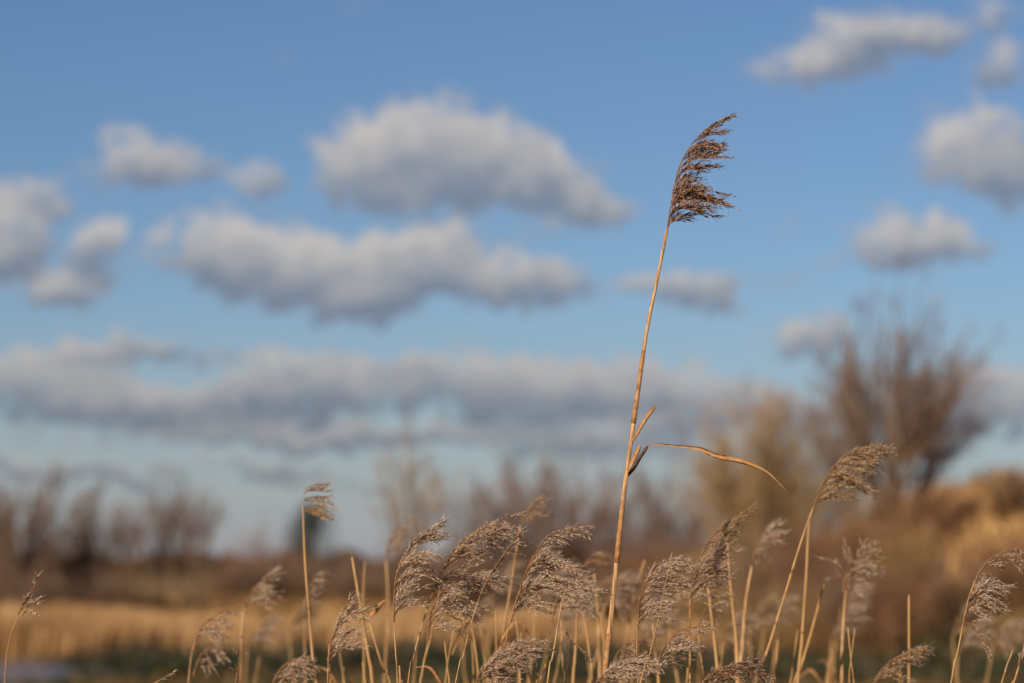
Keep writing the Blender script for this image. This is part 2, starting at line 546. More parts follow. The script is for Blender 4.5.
# open water of the ditch at the near end of the reed bed
m_water = bpy.data.materials.new('ditch_water')
m_water.use_nodes = True
bs = m_water.node_tree.nodes['Principled BSDF']
bs.inputs['Base Color'].default_value = (.055, .042, .045, 1)
bs.inputs['Roughness'].default_value = .22
tnw = m_water.node_tree.nodes.new('ShaderNodeTexNoise')
tnw.inputs['Scale'].default_value = 6
bpw = m_water.node_tree.nodes.new('ShaderNodeBump')
bpw.inputs['Strength'].default_value = .35
m_water.node_tree.links.new(tnw.outputs[0], bpw.inputs['Height'])
m_water.node_tree.links.new(bpw.outputs[0], bs.inputs['Normal'])
rim = []
for t_ in np.linspace(0, 2 * PI, 60, endpoint=False):
    rr = 1 + .09 * math.sin(3 * t_ + .5) + .07 * math.sin(7 * t_) + .035 * math.sin(13 * t_ + 1)
    rim.append((-11.2 + 6.3 * rr * math.cos(t_), 33.6 + 5.2 * rr * math.sin(t_), .06))
wv_ = np.array([(-11.2, 33.6, .06)] + rim)
wf_ = np.array([(0, 1 + q, 1 + (q + 1) % 60) for q in range(60)])
tag(new_obj('water', wv_, wf_, [m_water]), kind='structure')

# ------------------------------------------------------------------ ground cover (stuff)
np.random.seed(5)
random.seed(5)


def in_water(x, y):
    return ((x + 11.2) / 6.1) ** 2 + ((y - 33.6) / 5.0) ** 2 < 1


def scatter(n, x0, x1, y0, y1, fan=True):
    y = y0 + (y1 - y0) * np.random.rand(n)
    w = (y * .235 + 2.5) if fan else 1
    x = (x0 + (x1 - x0) * np.random.rand(n)) * (w if fan else 1)
    return x, y


mb = MB()
x, y = scatter(66000, -1.6, .62, 40.0, 60)
edge = 40.6 + .8 * np.sin(x * .8) + .5 * np.sin(x * 2.1 + 1) + np.where(x > 4, 3, 0)
k = (y > edge) & (ground_z(x, y) < .4)
x, y = x[k], y[k]
h = .80 * (.72 + .34 * np.random.rand(len(x))) * (.88 + .20 * np.sin(x * .7 + 2) + .14 * np.sin(x * 2.7) + .06 * np.sin(y * 1.1)) * np.clip(1 - .022 * (y - 41), .45, 1)
blades(mb, x, y, ground_z(x, y), h, .035 + .03 * np.random.rand(len(x)), .10, windx=.10)
tag(mb.build('dry_reed_bed', [MT['grass_gold']]), 'golden band of dry reeds behind the dark brambles and the ditch', 'reed bed', kind='stuff')

mb = MB()
x, y = scatter(32000, -1.6, 1, 60, 95)
k = ground_z(x, y) < .5
x, y = x[k], y[k]
h = .55 * (.5 + .8 * np.random.rand(len(x))) * (.8 + .4 * np.sin(x * .35 + y * .2) ** 2)
blades(mb, x, y, ground_z(x, y), h, .07 + .05 * np.random.rand(len(x)), .3)
tag(mb.build('meadow_grass', [MT['grass_brown']]), 'rough brown meadow grass beyond the golden reed band', 'grass', kind='stuff')

mb = MB()
x, y = scatter(30000, 0, 1, 40, 75)
hh = ground_z(x, y)
k = (hh > .35)
x, y, hh = x[k], y[k], hh[k]
h = .34 * (.5 + 1.0 * np.random.rand(len(x))) * (.35 + 1.3 * (np.sin(x * 1.3 + y * .8) * np.sin(x * .6 - y * 1.3)) ** 2)
blades(mb, x, y, hh, h, .05 + .05 * np.random.rand(len(x)), .35)
tag(mb.build('bank_grass', [MT['grass_bank']]), 'tawny dry grass covering the bank under the big bare tree', 'grass', kind='stuff')

mb = MB()
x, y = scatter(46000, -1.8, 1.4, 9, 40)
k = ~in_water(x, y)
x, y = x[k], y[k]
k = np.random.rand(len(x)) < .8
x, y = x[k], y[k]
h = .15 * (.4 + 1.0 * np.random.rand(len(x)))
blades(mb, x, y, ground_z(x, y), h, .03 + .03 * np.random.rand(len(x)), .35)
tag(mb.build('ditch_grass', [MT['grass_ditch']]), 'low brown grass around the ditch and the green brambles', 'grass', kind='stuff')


# ------------------------------------------------------------------ trees and bushes
def branch_paths(P0, D0, L0, R0, k=5, up=.25, wob=.12):
    """P0,D0 [N,3]; returns paths [N,k,3] curving upward, radii [N,k]"""
    Nn = len(P0)
    D = D0 / np.linalg.norm(D0, axis=1, keepdims=True)
    P_ = [P0]
    st = (L0 / (k - 1))[:, None]
    for _ in range(k - 1):
        D = D + np.random.normal(size=(Nn, 3)) * wob
        D[:, 2] += up
        D /= np.linalg.norm(D, axis=1, keepdims=True)
        P_.append(P_[-1] + D * st)
    rad = R0[:, None] * np.linspace(1, .32, k)[None]
    return np.stack(P_, 1), rad


def spawn(paths, n_each, ang, lf, rf, t0=.25, up=.2, wob=.12, k=5, rad=None, minr=.004):
    Nn, kk, _ = paths.shape
    i = np.repeat(np.arange(Nn), n_each)
    t = t0 + (1 - t0) * np.random.rand(len(i))
    f = t * (kk - 1)
    a = np.minimum(f.astype(int), kk - 2)
    fr = (f - a)[:, None]
    P0 = paths[i, a] * (1 - fr) + paths[i, a + 1] * fr
    T = paths[i, a + 1] - paths[i, a]
    T /= np.linalg.norm(T, axis=1, keepdims=True)
    A, B = frames(T)
    ph = np.random.rand(len(i), 1) * 2 * PI
    an = (ang * (.6 + .8 * np.random.rand(len(i))))[:, None]
    D = T * np.cos(an) + (A * np.cos(ph) + B * np.sin(ph)) * np.sin(an)
    Lp = np.linalg.norm(np.diff(paths, axis=1), axis=2).sum(1)
    L1 = Lp[i] * lf * (1.15 - .55 * t) * (.6 + .7 * np.random.rand(len(i)))
    r = np.maximum(rad[i, a] * rf, minr)
    return branch_paths(P0, D, L1, r, k, up, wob)


def bare_tree(label, x, y, height, spread, n_stems, twigs=(7, 6), mat='twig_brown', trunk_h=.5, r0=.09, group=None, lean=0.0, tight=.34, name='bare_tree', minr=.008):
    base = np.array((x, y, float(ground_z(x, y)) - .05))
    root = empty(name, base)
    tag(root, label, 'tree', group)
    tr, cr = MB(), MB()
    # a short bole, then stems fanning out of its head
    bole = np.array([[0, 0, 0], [lean * .1, 0, trunk_h * .5], [lean * .2, 0, trunk_h]])
    tube(tr, bole, [r0 * 1.7, r0 * 1.35, r0 * 1.3], 8)
    top = bole[-1]
    P0 = top + np.random.normal(size=(n_stems, 3)) * np.array([r0 * .6, r0 * .6, .03])
    if n_stems > 1:
        a = np.linspace(-1, 1, n_stems) + np.random.normal(size=n_stems) * .12
    else:
        a = np.zeros(1)
    np.random.shuffle(a)
    H = height - trunk_h
    D0 = np.stack([a * spread + lean, np.random.normal(size=n_stems) * spread * .5, np.ones(n_stems)], -1)
    L0 = H * 1.0 * np.sqrt(1 + (a * spread + lean) ** 2) * (1.0 - .20 * np.abs(a)) * (.72 + .28 * np.random.rand(n_stems))
    pts, rad = branch_paths(P0, D0, L0, r0 * (.36 + .32 * np.random.rand(n_stems)), 8, .012, .055)
    tubes(tr, pts, rad, 6)
    p2, r2 = spawn(pts, twigs[0], tight * 1.25, .46, .55, .18, .05, .09, 6, rad, minr)
    tubes(cr, p2, r2, 4)
    p3, r3 = spawn(p2, twigs[1], tight * 1.4, .46, .6, .15, .05, .12, 4, r2, minr)
    tubes(cr, p3, r3, 3)
    p4, r4 = spawn(p3, 3, tight * 1.6, .6, .7, .3, .03, .15, 3, r3, minr * .8)
    tubes(cr, p4, r4, 3)
    tr.build('trunk', [MT['bark']], root, smooth=True)
    cr.build('crown', [MT[mat]], root)
    return root


def X(px, Y):
    return (px - 512) / FOC * Y


np.random.seed(11)
bare_tree('large many-stemmed bare willow towering over the grassy bank', X(886, 46), 46, 4.95, .38, 15, (7, 6), 'twig_brown', .9, .12, tight=.36)
bare_tree('outer stem clump of bare sallow leaning out low beside the big willow', X(908, 47), 47, 3.9, .34, 8, (8, 5), 'twig_red', .5, .07, lean=.33, tight=.4)
bare_tree('slim bare tree close against the near flank of the big willow', X(855, 49), 49, 4.9, .20, 7, (8, 6), 'twig_brown', .8, .08, lean=-.1)
bare_tree('ochre-brown bushy willow with fanned stems right of the folded reed leaf', X(770, 50), 50, 4.9, .42, 26, (10, 8), 'twig_gold', .4, .08)
bare_tree('pale yellowish young willow seen above the grey-plumed reeds', X(408, 42), 42, 3.6, .32, 10, (4, 4), 'twig_gold', 1.2, .06, tight=.26)
bare_tree('low bare tree with airy tangled twigs behind the plumed reed clump', X(500, 55), 55, 4.1, .60, 20, (6, 6), 'twig_brown', .6, .07, tight=.4)
bare_tree('reddish bare tree between the plumed clump and the tallest reed', X(560, 58), 58, 4.3, .55, 20, (6, 6), 'twig_red', .6, .07, tight=.4)
bare_tree('thin pale bare tree just behind the lower stalk of the tallest reed', X(640, 60), 60, 3.9, .62, 20, (6, 6), 'twig_brown', .6, .06, tight=.4)
bare_tree('sparse grey-brown bare tree left of the ochre willow', X(700, 58), 58, 3.8, .60, 18, (6, 6), 'twig_brown', .6, .06, tight=.4)
bare_tree('bare willow at the far left edge with dark spreading stems', X(20, 62), 62, 4.2, .55, 20, (8, 6), 'twig_brown', .4, .10)
bare_tree('short dense bare willow next to the far left tree', X(86, 64), 64, 3.2, .50, 14, (8, 6), 'twig_brown', .4, .10)
for q, (px, hgt_, yy, lab) in enumerate([
        (130, 3.7, 88, 'first and lowest of the distant slender bare trees in the left row'),
        (157, 4.1, 90, 'distant slender bare tree standing second in the left row'),
        (176, 4.0, 92, 'distant slender bare tree third in the left row'),
        (199, 3.9, 90, 'slender bare tree ending the distant left row, apart from its neighbours')]):
    bare_tree(lab, X(px, yy), yy, hgt_ * 1.14, .28, 10, (6, 6), 'twig_brown', 1.0, .07, 'row of slender distant trees', tight=.22)


def bush(name, label, x, y, w, h, d, n_leaf, leaf_size, mleaf, n_stem=14, group=None, mtwig='twig_brown', cat='bush'):
    base = np.array((x, y, float(ground_z(x, y)) - .03))
    root = empty(name, base)
    tag(root, label, cat, group)
    st, fo = MB(), MB()
    a = np.random.rand(n_stem) * 2 * PI
    D0 = np.stack([np.cos(a) * w * .5 / h, np.sin(a) * d * .5 / h, np.ones(n_stem)], -1)
    P0 = np.stack([np.random.normal(size=n_stem) * w * .09, np.random.normal(size=n_stem) * d * .08, np.zeros(n_stem)], -1)
    pts, rad = branch_paths(P0, D0, h * (.75 + .4 * np.random.rand(n_stem)), np.full(n_stem, .018), 5, .1, .14)
    tubes(st, pts, rad, 4)
    p2, r2 = spawn(pts, 9, .5, .5, .6, .2, .12, .15, 4, rad, .006)
    tubes(st, p2, r2, 3)
    p3, r3 = spawn(p2, 3, .5, .6, .7, .2, .05, .15, 3, r2, .005)
    tubes(st, p3, r3, 3)
    # leaf clumps of uneven size through the volume
    ncl = max(6, int(n_leaf / 90))
    cc = []
    while len(cc) < ncl:
        q = np.random.uniform(-1, 1, 3)
        q[2] = abs(q[2])
        if (q ** 2).sum() < 1:
            cc.append(q)
    cc = np.array(cc) * np.array([w * .46, d * .46, h * .84])
    ci = np.random.randint(0, ncl, n_leaf)
    cr_ = (.12 + .16 * np.random.rand(ncl)) * min(w, h * 1.6)
    Pc = cc[ci] + np.random.normal(size=(n_leaf, 3)) * cr_[ci][:, None] * np.array([.75, .75, .55])
    Pc[:, 2] = np.abs(Pc[:, 2])
    leaves(fo, Pc, leaf_size)
    st.build('branch_work', [MT[mtwig]], root)
    fo.build('foliage', [MT[mleaf]], root)
    return root


LM = [(-400, 'the photo edge'), (20, 'the far left willow'), (85, 'the short dense willow'), (130, 'the slender tree row'), (200, 'the wispy plume'), (240, 'the slanting blurred plume'), (262, 'the thorn bush'),
      (311, 'the three-tiered reed'), (345, 'the fawn feathery plume'), (361, 'the thick pointed stalk'), (396, 'the outermost plume'), (445, 'the arching plume'), (480, 'the narrow dark plume'),
      (515, 'the three-lobed plume'), (565, 'the half-hidden plume'), (606, 'the tallest reed'), (655, 'the striped plume'), (690, 'the two-tiered plume'), (742, 'the small round plume'),
      (785, 'the long slanting stalk'), (843, 'the pointed fawn plume'), (909, 'the upright blunt stalk'), (960, 'the nodding plume'), (1019, 'the corner plume'), (1300, 'the photo edge')]
USED = set()


def place_label(what, px):
    i = max(j for j in range(len(LM)) if LM[j][0] <= px or j == 0)
    a, b = LM[i], LM[min(i + 1, len(LM) - 1)]
    na = 'nearer the former' if px - a[0] < b[0] - px else 'nearer the latter'
    out = []
    if min(px - a[0], b[0] - px) <= 7:
        out.append('%s in line with %s' % (what, a[1] if px - a[0] < b[0] - px else b[1]))
    out += ['%s between %s and %s' % (what, a[1], b[1]), '%s between %s and %s, %s' % (what.replace('scrub ', ''), a[1], b[1], na),
            'taller %s between %s and %s' % (what, a[1], b[1]), 'lower %s between %s and %s' % (what, a[1], b[1]),
            'thicker %s between %s and %s' % (what, a[1], b[1]), 'hindmost %s between %s and %s' % (what, a[1], b[1]), 'foremost %s between %s and %s' % (what, a[1], b[1])]
    for o_ in out:
        if o_ not in USED:
            USED.add(o_)
            return o_
    return out[1]


np.random.seed(23)
# low green brambles across the near edge of the marsh
bg = 'low green brambles along the ditch'
protos = [bush('bramble_bush', 'low dark green bramble bush in the strip before the golden reed band', X(130, 35.5), 35.5, 1.9, .38, 1.2, 1500, .085, 'leaf_green', 10, bg),
          bush('bramble_bush', 'low dark green bramble bush in the strip before the golden reed band', X(195, 37), 37, 2.1, .38, 1.3, 1700, .085, 'leaf_green', 10, bg),
          bush('bramble_bush', 'low dark green bramble bush in the strip before the golden reed band', X(265, 36), 36, 2.0, .38, 1.4, 1500, .085, 'leaf_green', 10, bg)]
for o, px in zip(protos, (130, 195, 265)):
    o['label'] = place_label('green bramble bush', px)
k_ = 0
for px, yy, sc in [(95, 31.5, .7), (165, 32.5, .9), (235, 33, .95), (305, 37.5, 1.05), (345, 35, 1.1), (385, 37, 1.1), (440, 36, 1.1), (490, 37, 1.0), (545, 36, 1), (600, 37, 1.05),
                   (655, 36, .95), (710, 35, .9), (765, 34, .85), (820, 33, .85), (880, 33.5, .8), (940, 32.5, .8), (1000, 33, .8), (1060, 33, .9), (415, 31, .8), (520, 31.5, .8), (640, 31, .8), (60, 30, .55),
                   (110, 36.5, .8), (150, 38.5, .8), (220, 38.5, .9), (290, 34, .9), (340, 38, .9), (420, 38.5, 1.0), (470, 33.5, .9), (575, 33.5, .9), (620, 38.5, .9), (685, 38, .9), (740, 37.5, .9), (850, 36, .8), (910, 35.5, .8), (975, 35, .8), (1030, 35, .8),
                   (690, 32.5, .7), (735, 31.5, .7), (780, 31.5, .7), (830, 31, .7), (870, 31.5, .7), (920, 31, .7), (965, 31.5, .7), (1015, 31, .7), (590, 32, .8), (480, 31, .7), (370, 32.5, .8), (300, 31, .7), (260, 39, .7), (180, 35.5, .7), (550, 39, .8), (800, 36, .8), (940, 37, .7)]:
    o = copy_tree(protos[k_ % 3])
    k_ += 1
    xx = X(px, yy)
    o.location = (xx, yy, float(ground_z(xx, yy)) - .03)
    o.rotation_euler.z = k_ * 1.9
    o['label'] = place_label('green bramble bush', px)
    o.scale = (sc * 1.15, sc * 1.15, sc * 1.0)

# brown scrub
sg = 'leafless brown scrub behind the golden reed band'
sl = 'dark brown scrub bush in the hedge line behind the golden reed band'
scrub = [bush('scrub_bush', sl, X(20, 61), 61, 2.3, 1.5, 1.5, 1300, .11, 'leaf_brown', 22, sg),
         bush('scrub_bush', sl, X(85, 62), 62, 2.0, 1.35, 1.5, 1200, .11, 'leaf_brown', 22, sg),
         bush('scrub_bush', sl, X(55, 66), 66, 2.6, 1.45, 1.5, 1400, .11, 'leaf_brown', 22, sg)]
for o, px in zip(scrub, (20, 85, 55)):
    o['label'] = place_label('dark brown scrub bush', px)
k_ = 0
for px, yy, sc in [(115, 74, .95), (140, 67, .62), (170, 66, .58), (200, 70, .6), (232, 80, 1.15), (255, 76, 1.2), (278, 80, 1.3), (300, 76, 1.15), (325, 78, 1.2), (352, 74, 1.1), (380, 76, 1.15),
                   (410, 70, 1.2), (440, 74, 1.2), (470, 70, 1.25), (500, 74, 1.3), (530, 70, 1.2), (560, 74, 1.3), (590, 70, 1.2), (620, 72, 1.3), (650, 68, 1.2), (680, 70, 1.3),
                   (-15, 66, 1.0), (-60, 68, 1.0), (35, 60, .8), (-120, 64, 1.1), (-190, 67, 1.2), (-270, 63, 1.1)]:
    o = copy_tree(scrub[k_ % 3])
    k_ += 1
    xx = X(px, yy)
    o.location = (xx, yy, float(ground_z(xx, yy)) - .03)
    o.rotation_euler.z = k_ * 2.3
    o['label'] = place_label('dark brown scrub bush', px)
    o.scale = (sc, sc, sc)
bush('thorn_bush', 'reddish-brown thorn bush left of the small dark evergreen', X(262, 82), 82, 2.6, 2.35, 1.6, 1500, .11, 'leaf_rust', 26, mtwig='twig_red')

# scrub at the foot of the bank
fg = 'tawny scrub at the foot of the bank'
fl = 'tawny brown scrub bush at the foot of the bank below the big bare tree'
foot = [bush('bank_scrub', fl, X(720, 46), 46, 2.0, 1.5, 1.4, 1500, .09, 'leaf_brown', 24, fg, 'twig_gold'),
        bush('bank_scrub', fl, X(775, 44), 44, 2.2, 1.7, 1.4, 1700, .09, 'leaf_brown', 24, fg, 'twig_brown'),
        bush('bank_scrub', fl, X(830, 43), 43, 2.0, 1.75, 1.4, 1500, .09, 'leaf_rust', 24, fg, 'twig_red')]
for o, px in zip(foot, (720, 775, 830)):
    o['label'] = place_label('tawny bank bush', px)
k_ = 0
for px, yy, sc in [(745, 50, 1.3), (800, 49, 1.25), (870, 42, .95), (700, 52, 1.0), (680, 48, .9), (640, 50, .9), (905, 41, .75), (850, 38, .75), (900, 37.5, .65), (800, 39, .7), (950, 38, .6), (1000, 38.5, .62), (750, 40, .7), (1050, 38, .6),
                   (935, 43, .6), (885, 46, .9), (600, 50, .8), (1020, 46, .3), (1040, 44, .4), (925, 48, .4), (660, 54, 1.2), (730, 47, 1.0), (620, 56, 1.2), (580, 58, 1.2), (540, 60, 1.25), (480, 60, 1.2)]:
    o = copy_tree(foot[k_ % 3])
    k_ += 1
    xx = X(px, yy)
    o.location = (xx, yy, float(ground_z(xx, yy)) - .03)
    o.rotation_euler.z = k_ * 2.1
    o['label'] = place_label('tawny bank bush', px)
    o.scale = (sc, sc, sc)
bush('russet_shrub', 'small russet-leaved shrub on the bank beside the nodding grey reed plume', X(1012, 43), 43, 1.3, .7, .8, 700, .09, 'leaf_rust', 14)
bush('russet_shrub', 'little orange-leaved shrub halfway up the bank, nearer the big tree than its neighbour', X(968, 43.5), 43.5, .6, .4, .5, 260, .09, 'leaf_rust', 10)
bush('crest_shrub', 'dark low shrub on the crest of the bank', X(1005, 50), 50, .8, .45, .6, 400, .09, 'leaf_brown', 14)


# the small dark evergreen
def evergreen(label, x, y, h, w):
    base = np.array((x, y, float(ground_z(x, y))))
    root = empty('evergreen_tree', base)
    tag(root, label, 'tree')
    tr, cr = MB(), MB()
    tube(tr, smooth_path([(0, 0, 0), (.05, 0, h * .4), (0, .03, h * .93)], 9), np.linspace(.13, .02, 9), 8)
    n = 60
    z = h * (.2 + .75 * np.random.rand(n))
    a = np.random.rand(n) * 2 * PI
    ln = w * .5 * np.clip(1.15 - (z / h) ** 3, .25, 1) * (.6 + .5 * np.random.rand(n))
    pts, rad = branch_paths(np.stack([z * 0, z * 0, z], -1), np.stack([np.cos(a), np.sin(a), .5 + 0 * a], -1), ln, np.full(n, .02), 4, .12, .1)
    tubes(tr, pts, rad, 4)
    i = np.random.randint(0, n, 6500)
    t = .35 + .65 * np.random.rand(6500)
    f = t * 3
    a_i = np.minimum(f.astype(int), 2)
    fr = (f - a_i)[:, None]
    Pc = pts[i, a_i] * (1 - fr) + pts[i, a_i + 1] * fr + np.random.normal(size=(6500, 3)) * .13
    leaves(cr, Pc, .09)
    tr.build('trunk', [MT['bark']], root, smooth=True)
    cr.build('crown', [MT['leaf_ever']], root)


evergreen('small dark round-topped evergreen tree behind the reed with three tiered tufts', X(311, 86), 86, 3.75, 2.6)

# hedge rows and woods on the horizon
mb = MB()
for yy, n, hh, x0, x1 in [(420, 36000, 5.0, -230, 230), (900, 28000, 9.0, -480, 480)]:
    xc = np.random.uniform(x0, x1, n)
    prof = .55 + .45 * np.abs(np.sin(xc / (yy * .017)) * np.sin(xc / (yy * .0071) + 1.3)) + .12 * np.sin(xc / (yy * .004))
    zc = np.random.rand(n) ** .8 * hh * prof
    Pc = np.stack([xc, yy + np.random.normal(size=n) * 3, zc], -1)
    leaves(mb, Pc, yy * .0022)
tag(mb.build('distant_woods', [MT['leaf_brown']]), 'thin dark line of hedges and woods on the horizon', 'woodland', kind='stuff')


# ------------------------------------------------------------------ reeds
def panicle(root, base, spine_px, Y, prof, ang, nb=46, mat='spk_pale', dens=1.0, dz=0.0, depth=.35, size=1.0, seed=1, start_mix=.75, spread=14, both=0.0, spl=.0082, name='panicle', sub=1.0, silk=.9, tightsub=.8, tufts=None):
    """spine_px: from the first branch to the tip. prof: (s, branch length in px). ang: (s, end angle in degrees, 0 to the right)."""
    rs = np.random.RandomState(seed)
    st_state = np.random.get_state()
    np.random.seed(seed)
    mm = Y / FOC                                        # metres per photo pixel at this depth
    sp = smooth_path([at(px, py, Y + dz * i / max(len(spine_px) - 1, 1)) for i, (px, py) in enumerate(spine_px)], 28)
    pb, pk = MB(), MB()
    tube(pb, sp, np.linspace(1.15, .25, 28) * .001 * size, 5)
    ps, pl = zip(*prof)
    as_, aa = zip(*ang)
    T = np.gradient(sp, axis=0)
    T /= np.linalg.norm(T, axis=1, keepdims=True)
    main, mr = [], []
    SPK, SPD, HP, HD = [], [], [], []
    K = 8
    nt_ = tufts or max(3, nb // 5)
    tc_ = (np.arange(nt_) + .3 + .4 * rs.rand(nt_)) / nt_
    te_ = rs.normal(size=nt_) * spread * 1.0
    tl_ = .72 + .5 * rs.rand(nt_)
    ty_ = rs.normal(size=nt_) * depth * 1.3
    for b in range(nb):
        ti = b % nt_
        s = float(np.clip(tc_[ti] + rs.normal() * .16 / nt_, 0, .999)) if b < nb * .8 else rs.rand()
        Lb = np.interp(s, ps, pl) * mm * (.72 + .36 * rs.rand()) * tl_[ti]
        if Lb < .003:
            continue
        f = s * 27
        i = min(int(f), 26)
        p0 = sp[i] + (sp[i + 1] - sp[i]) * (f - i)
        e = R(np.interp(s, as_, aa) + te_[ti] + rs.normal() * spread * .6)
        if both and rs.rand() < both:
            tng = math.atan2(T[i][2], T[i][0])
            e = 2 * tng - e
        ed = np.array((math.cos(e), ty_[ti] + rs.normal() * depth * .4, math.sin(e)))
        ed /= np.linalg.norm(ed)
        sdv = T[i] * start_mix + ed * (1 - start_mix) + np.array((0, rs.normal() * depth * .5, 0))
        sdv /= np.linalg.norm(sdv)
        p = [p0]
        for j in range(K - 1):
            w = min(1, (j + .4) / (K - 1) * 1.7)
            d = sdv * (1 - w) + ed * w
            d = d / np.linalg.norm(d) + rs.normal(size=3) * .05
            p.append(p[-1] + d * Lb / (K - 1))
        p = np.array(p)
        main.append(p)
        mr.append(np.linspace(.42, .16, K) * .001 * size)
        # branchlets
        nsub = max(2, int((Lb / .0062) * dens * sub))
        for q in range(nsub):
            t = .12 + .88 * (q + rs.rand()) / nsub
            f2 = min(t * (K - 1), K - 1.001)
            j = int(f2)
            c0 = p[j] + (p[j + 1] - p[j]) * (f2 - j)
            d = p[j + 1] - p[j]
            d /= np.linalg.norm(d)
            l2 = Lb * (.10 + .24 * rs.rand()) * (1.15 - .65 * t) + .004
            d2 = d + np.array((rs.normal() * .14, rs.normal() * .28, rs.normal() * .24 - .03)) * tightsub
            d2 /= np.linalg.norm(d2)
            c = [c0, c0 + d2 * l2 * .5, c0 + (d2 * .5 + (d2 + ed) * .25) * l2]
            nsp = max(1, int(l2 / .0036))
            for z in range(nsp):
                u = (z + rs.rand()) / nsp
                pp = c0 + (c[2] - c0) * u
                dd_ = d2 + rs.normal(size=3) * np.array((.2, .3, .22)) * tightsub
                SPK.append(pp)
                SPD.append(dd_)
                if rs.rand() < silk:
                    HP.append(pp + dd_ * .004)
                    HD.append(dd_ + rs.normal(size=3) * .25)
    main = np.array(main)
    tubes(pb, main, np.array(mr), 3)
    SPK, SPD = np.array(SPK), np.array(SPD)
    n = len(SPK)
    darts(pk, SPK, SPD, spl * size * (.65 + .6 * rs.rand(n)), .00125 * size * (.7 + .6 * rs.rand(n)), 0)
    if HP:
        n = len(HP)
        darts(pk, HP, HD, .0095 * size * (.6 + .6 * rs.rand(n)), .0005 * size, 1)
    o = pb.build(name, [MT['rachis']], root, base)
    s_ = pk.build('spikelet_plume', [MT[mat], MT['silk']], o, base)
    np.random.set_state(st_state)
    return o


def make_stem(root, base, stem_px, Y, w_px, top_r=.45, mat='stem', nodes=True, seed=0, dz=0.0, to_ground=True, sheath=True):
    """stem_px: from below the frame up to the first branch. The lower end is carried on down to the ground."""
    rs = np.random.RandomState(seed + 900)
    mm = Y / FOC
    n = len(stem_px)
    pts = [at(px, py, Y) for (px, py) in stem_px]
    if to_ground:
        d = pts[1] - pts[0]
        sl = d[0] / max(d[2], 1e-3)
        z0 = pts[0][2]
        low = [np.array((pts[0][0] - sl * .75 * z0 * f * (1 - .35 * f), Y, z0 * (1 - f))) for f in (1.0, .66, .33)]
        low[0][2] = float(ground_z(low[0][0], Y)) - .02
        pts = low + pts
    P_ = smooth_path(pts, 60)
    r = w_px * mm / 2
    t = np.linspace(0, 1, 60)
    if to_ground:
        rad = r * np.interp(t, [0, .55, 1], [1.35, 1.05, top_r])
    else:
        rad = r * np.interp(t, [0, 1], [1, top_r])
    # leaf sheaths make the stem a little thicker above each node
    mbs = MB()
    cum = np.concatenate([[0], np.cumsum(np.linalg.norm(np.diff(P_, axis=0), axis=1))])
    gap = .17 + .05 * rs.rand()
    nd = []
    s = gap * (.5 + .5 * rs.rand())
    while s < cum[-1] - .03:
        nd.append(s)
        s += gap * (.8 + .4 * rs.rand())
    if sheath:
        for a in nd:
            rad = rad * (1 + .12 * np.exp(-np.clip((cum - a) / (gap * .55), 0, 9)) * (cum >= a))
    tube(mbs, P_, rad, 9)
    so = mbs.build('stem', [MT[mat]], root, base, smooth=True)
    if nodes and Y < 3.3 and w_px > 2.5:
        for a in nd[::2] if w_px < 5 else nd:
            e_ = min(a + gap * (.35 + .3 * rs.rand()), cum[-1] - .01)
            cs = np.linspace(a + .001, e_, 9)
            c = np.stack([np.interp(cs, cum, P_[:, j]) for j in range(3)], -1)
            rr = np.interp(cs, cum, rad) * np.linspace(1.13, 1.05, 9)
            sh_ = MB()
            tube(sh_, c, rr, 9)
            sh_.build('leaf_sheath', [MT['leaf']], so, base, smooth=True)
    if nodes:
        for a in nd:
            c = np.array([np.interp(a + e, cum, P_[:, j]) for e in (-.0022, -.0009, .0009, .0022) for j in range(3)]).reshape(4, 3)
            rr = np.interp(a, cum, rad)
            nb_ = MB()
            tube(nb_, c, [rr * .9, rr * 1.24, rr * 1.24, rr * .9], 9)
            nb_.build('stem_node', [MT['node']], so, base, smooth=True)
    return so, P_


def blade(root, base, pts_px, Y, w_px, mat='leaf', dys=None, name='leaf_blade', parent=None, fold=.35, stub=False):
    """a long thin dry leaf with a midrib fold and real thickness"""
    mm = Y / FOC
    pp = [at(px, py, Y + (dys[i] if dys else 0)) for i, (px, py) in enumerate(pts_px)]
    P_ = smooth_path(pp, 22)
    t = np.linspace(0, 1, 22)
    wd = w_px * mm / 2 * np.clip(np.interp(t, [0, .12, .4, .6, .85, 1], [.28, .6, 1, .85, .4, .06]), .05, 1)
    if stub:
        wd = w_px * mm / 2 * np.interp(t, [0, .25, .9, 1], [.5, .8, .8, .25])
    T = np.gradient(P_, axis=0)
    T /= np.linalg.norm(T, axis=1, keepdims=True)
    side = np.cross(T, np.array([0, 1., 0]))
    side /= np.linalg.norm(side, axis=1, keepdims=True)
    rot = fold + (.15 if stub else .55) * np.sin(t * 6 + .6)
    nrm_ = np.cross(side, T)
    side = side * np.cos(rot)[:, None] + nrm_ * np.sin(rot)[:, None]
    up_ = np.cross(side, T)
    th = .00025
    mbl = MB()
    ringv = np.stack([P_ - side * wd[:, None], P_ + up_ * wd[:, None] * .18 + up_ * th, P_ + side * wd[:, None], P_ + up_ * (wd[:, None] * .18 - th)], 1)
    v = ringv.reshape(-1, 3)
    f = []
    for i in range(21):
        for j in range(4):
            a, b = i * 4 + j, i * 4 + (j + 1) % 4
            f += [(a, b, b + 4), (a, b + 4, a + 4)]
    f += [(0, 2, 1), (0, 3, 2), (84, 85, 86), (84, 86, 87)]
    mbl.add(v, f)
    return mbl.build(name, [MT[mat]], root, base)


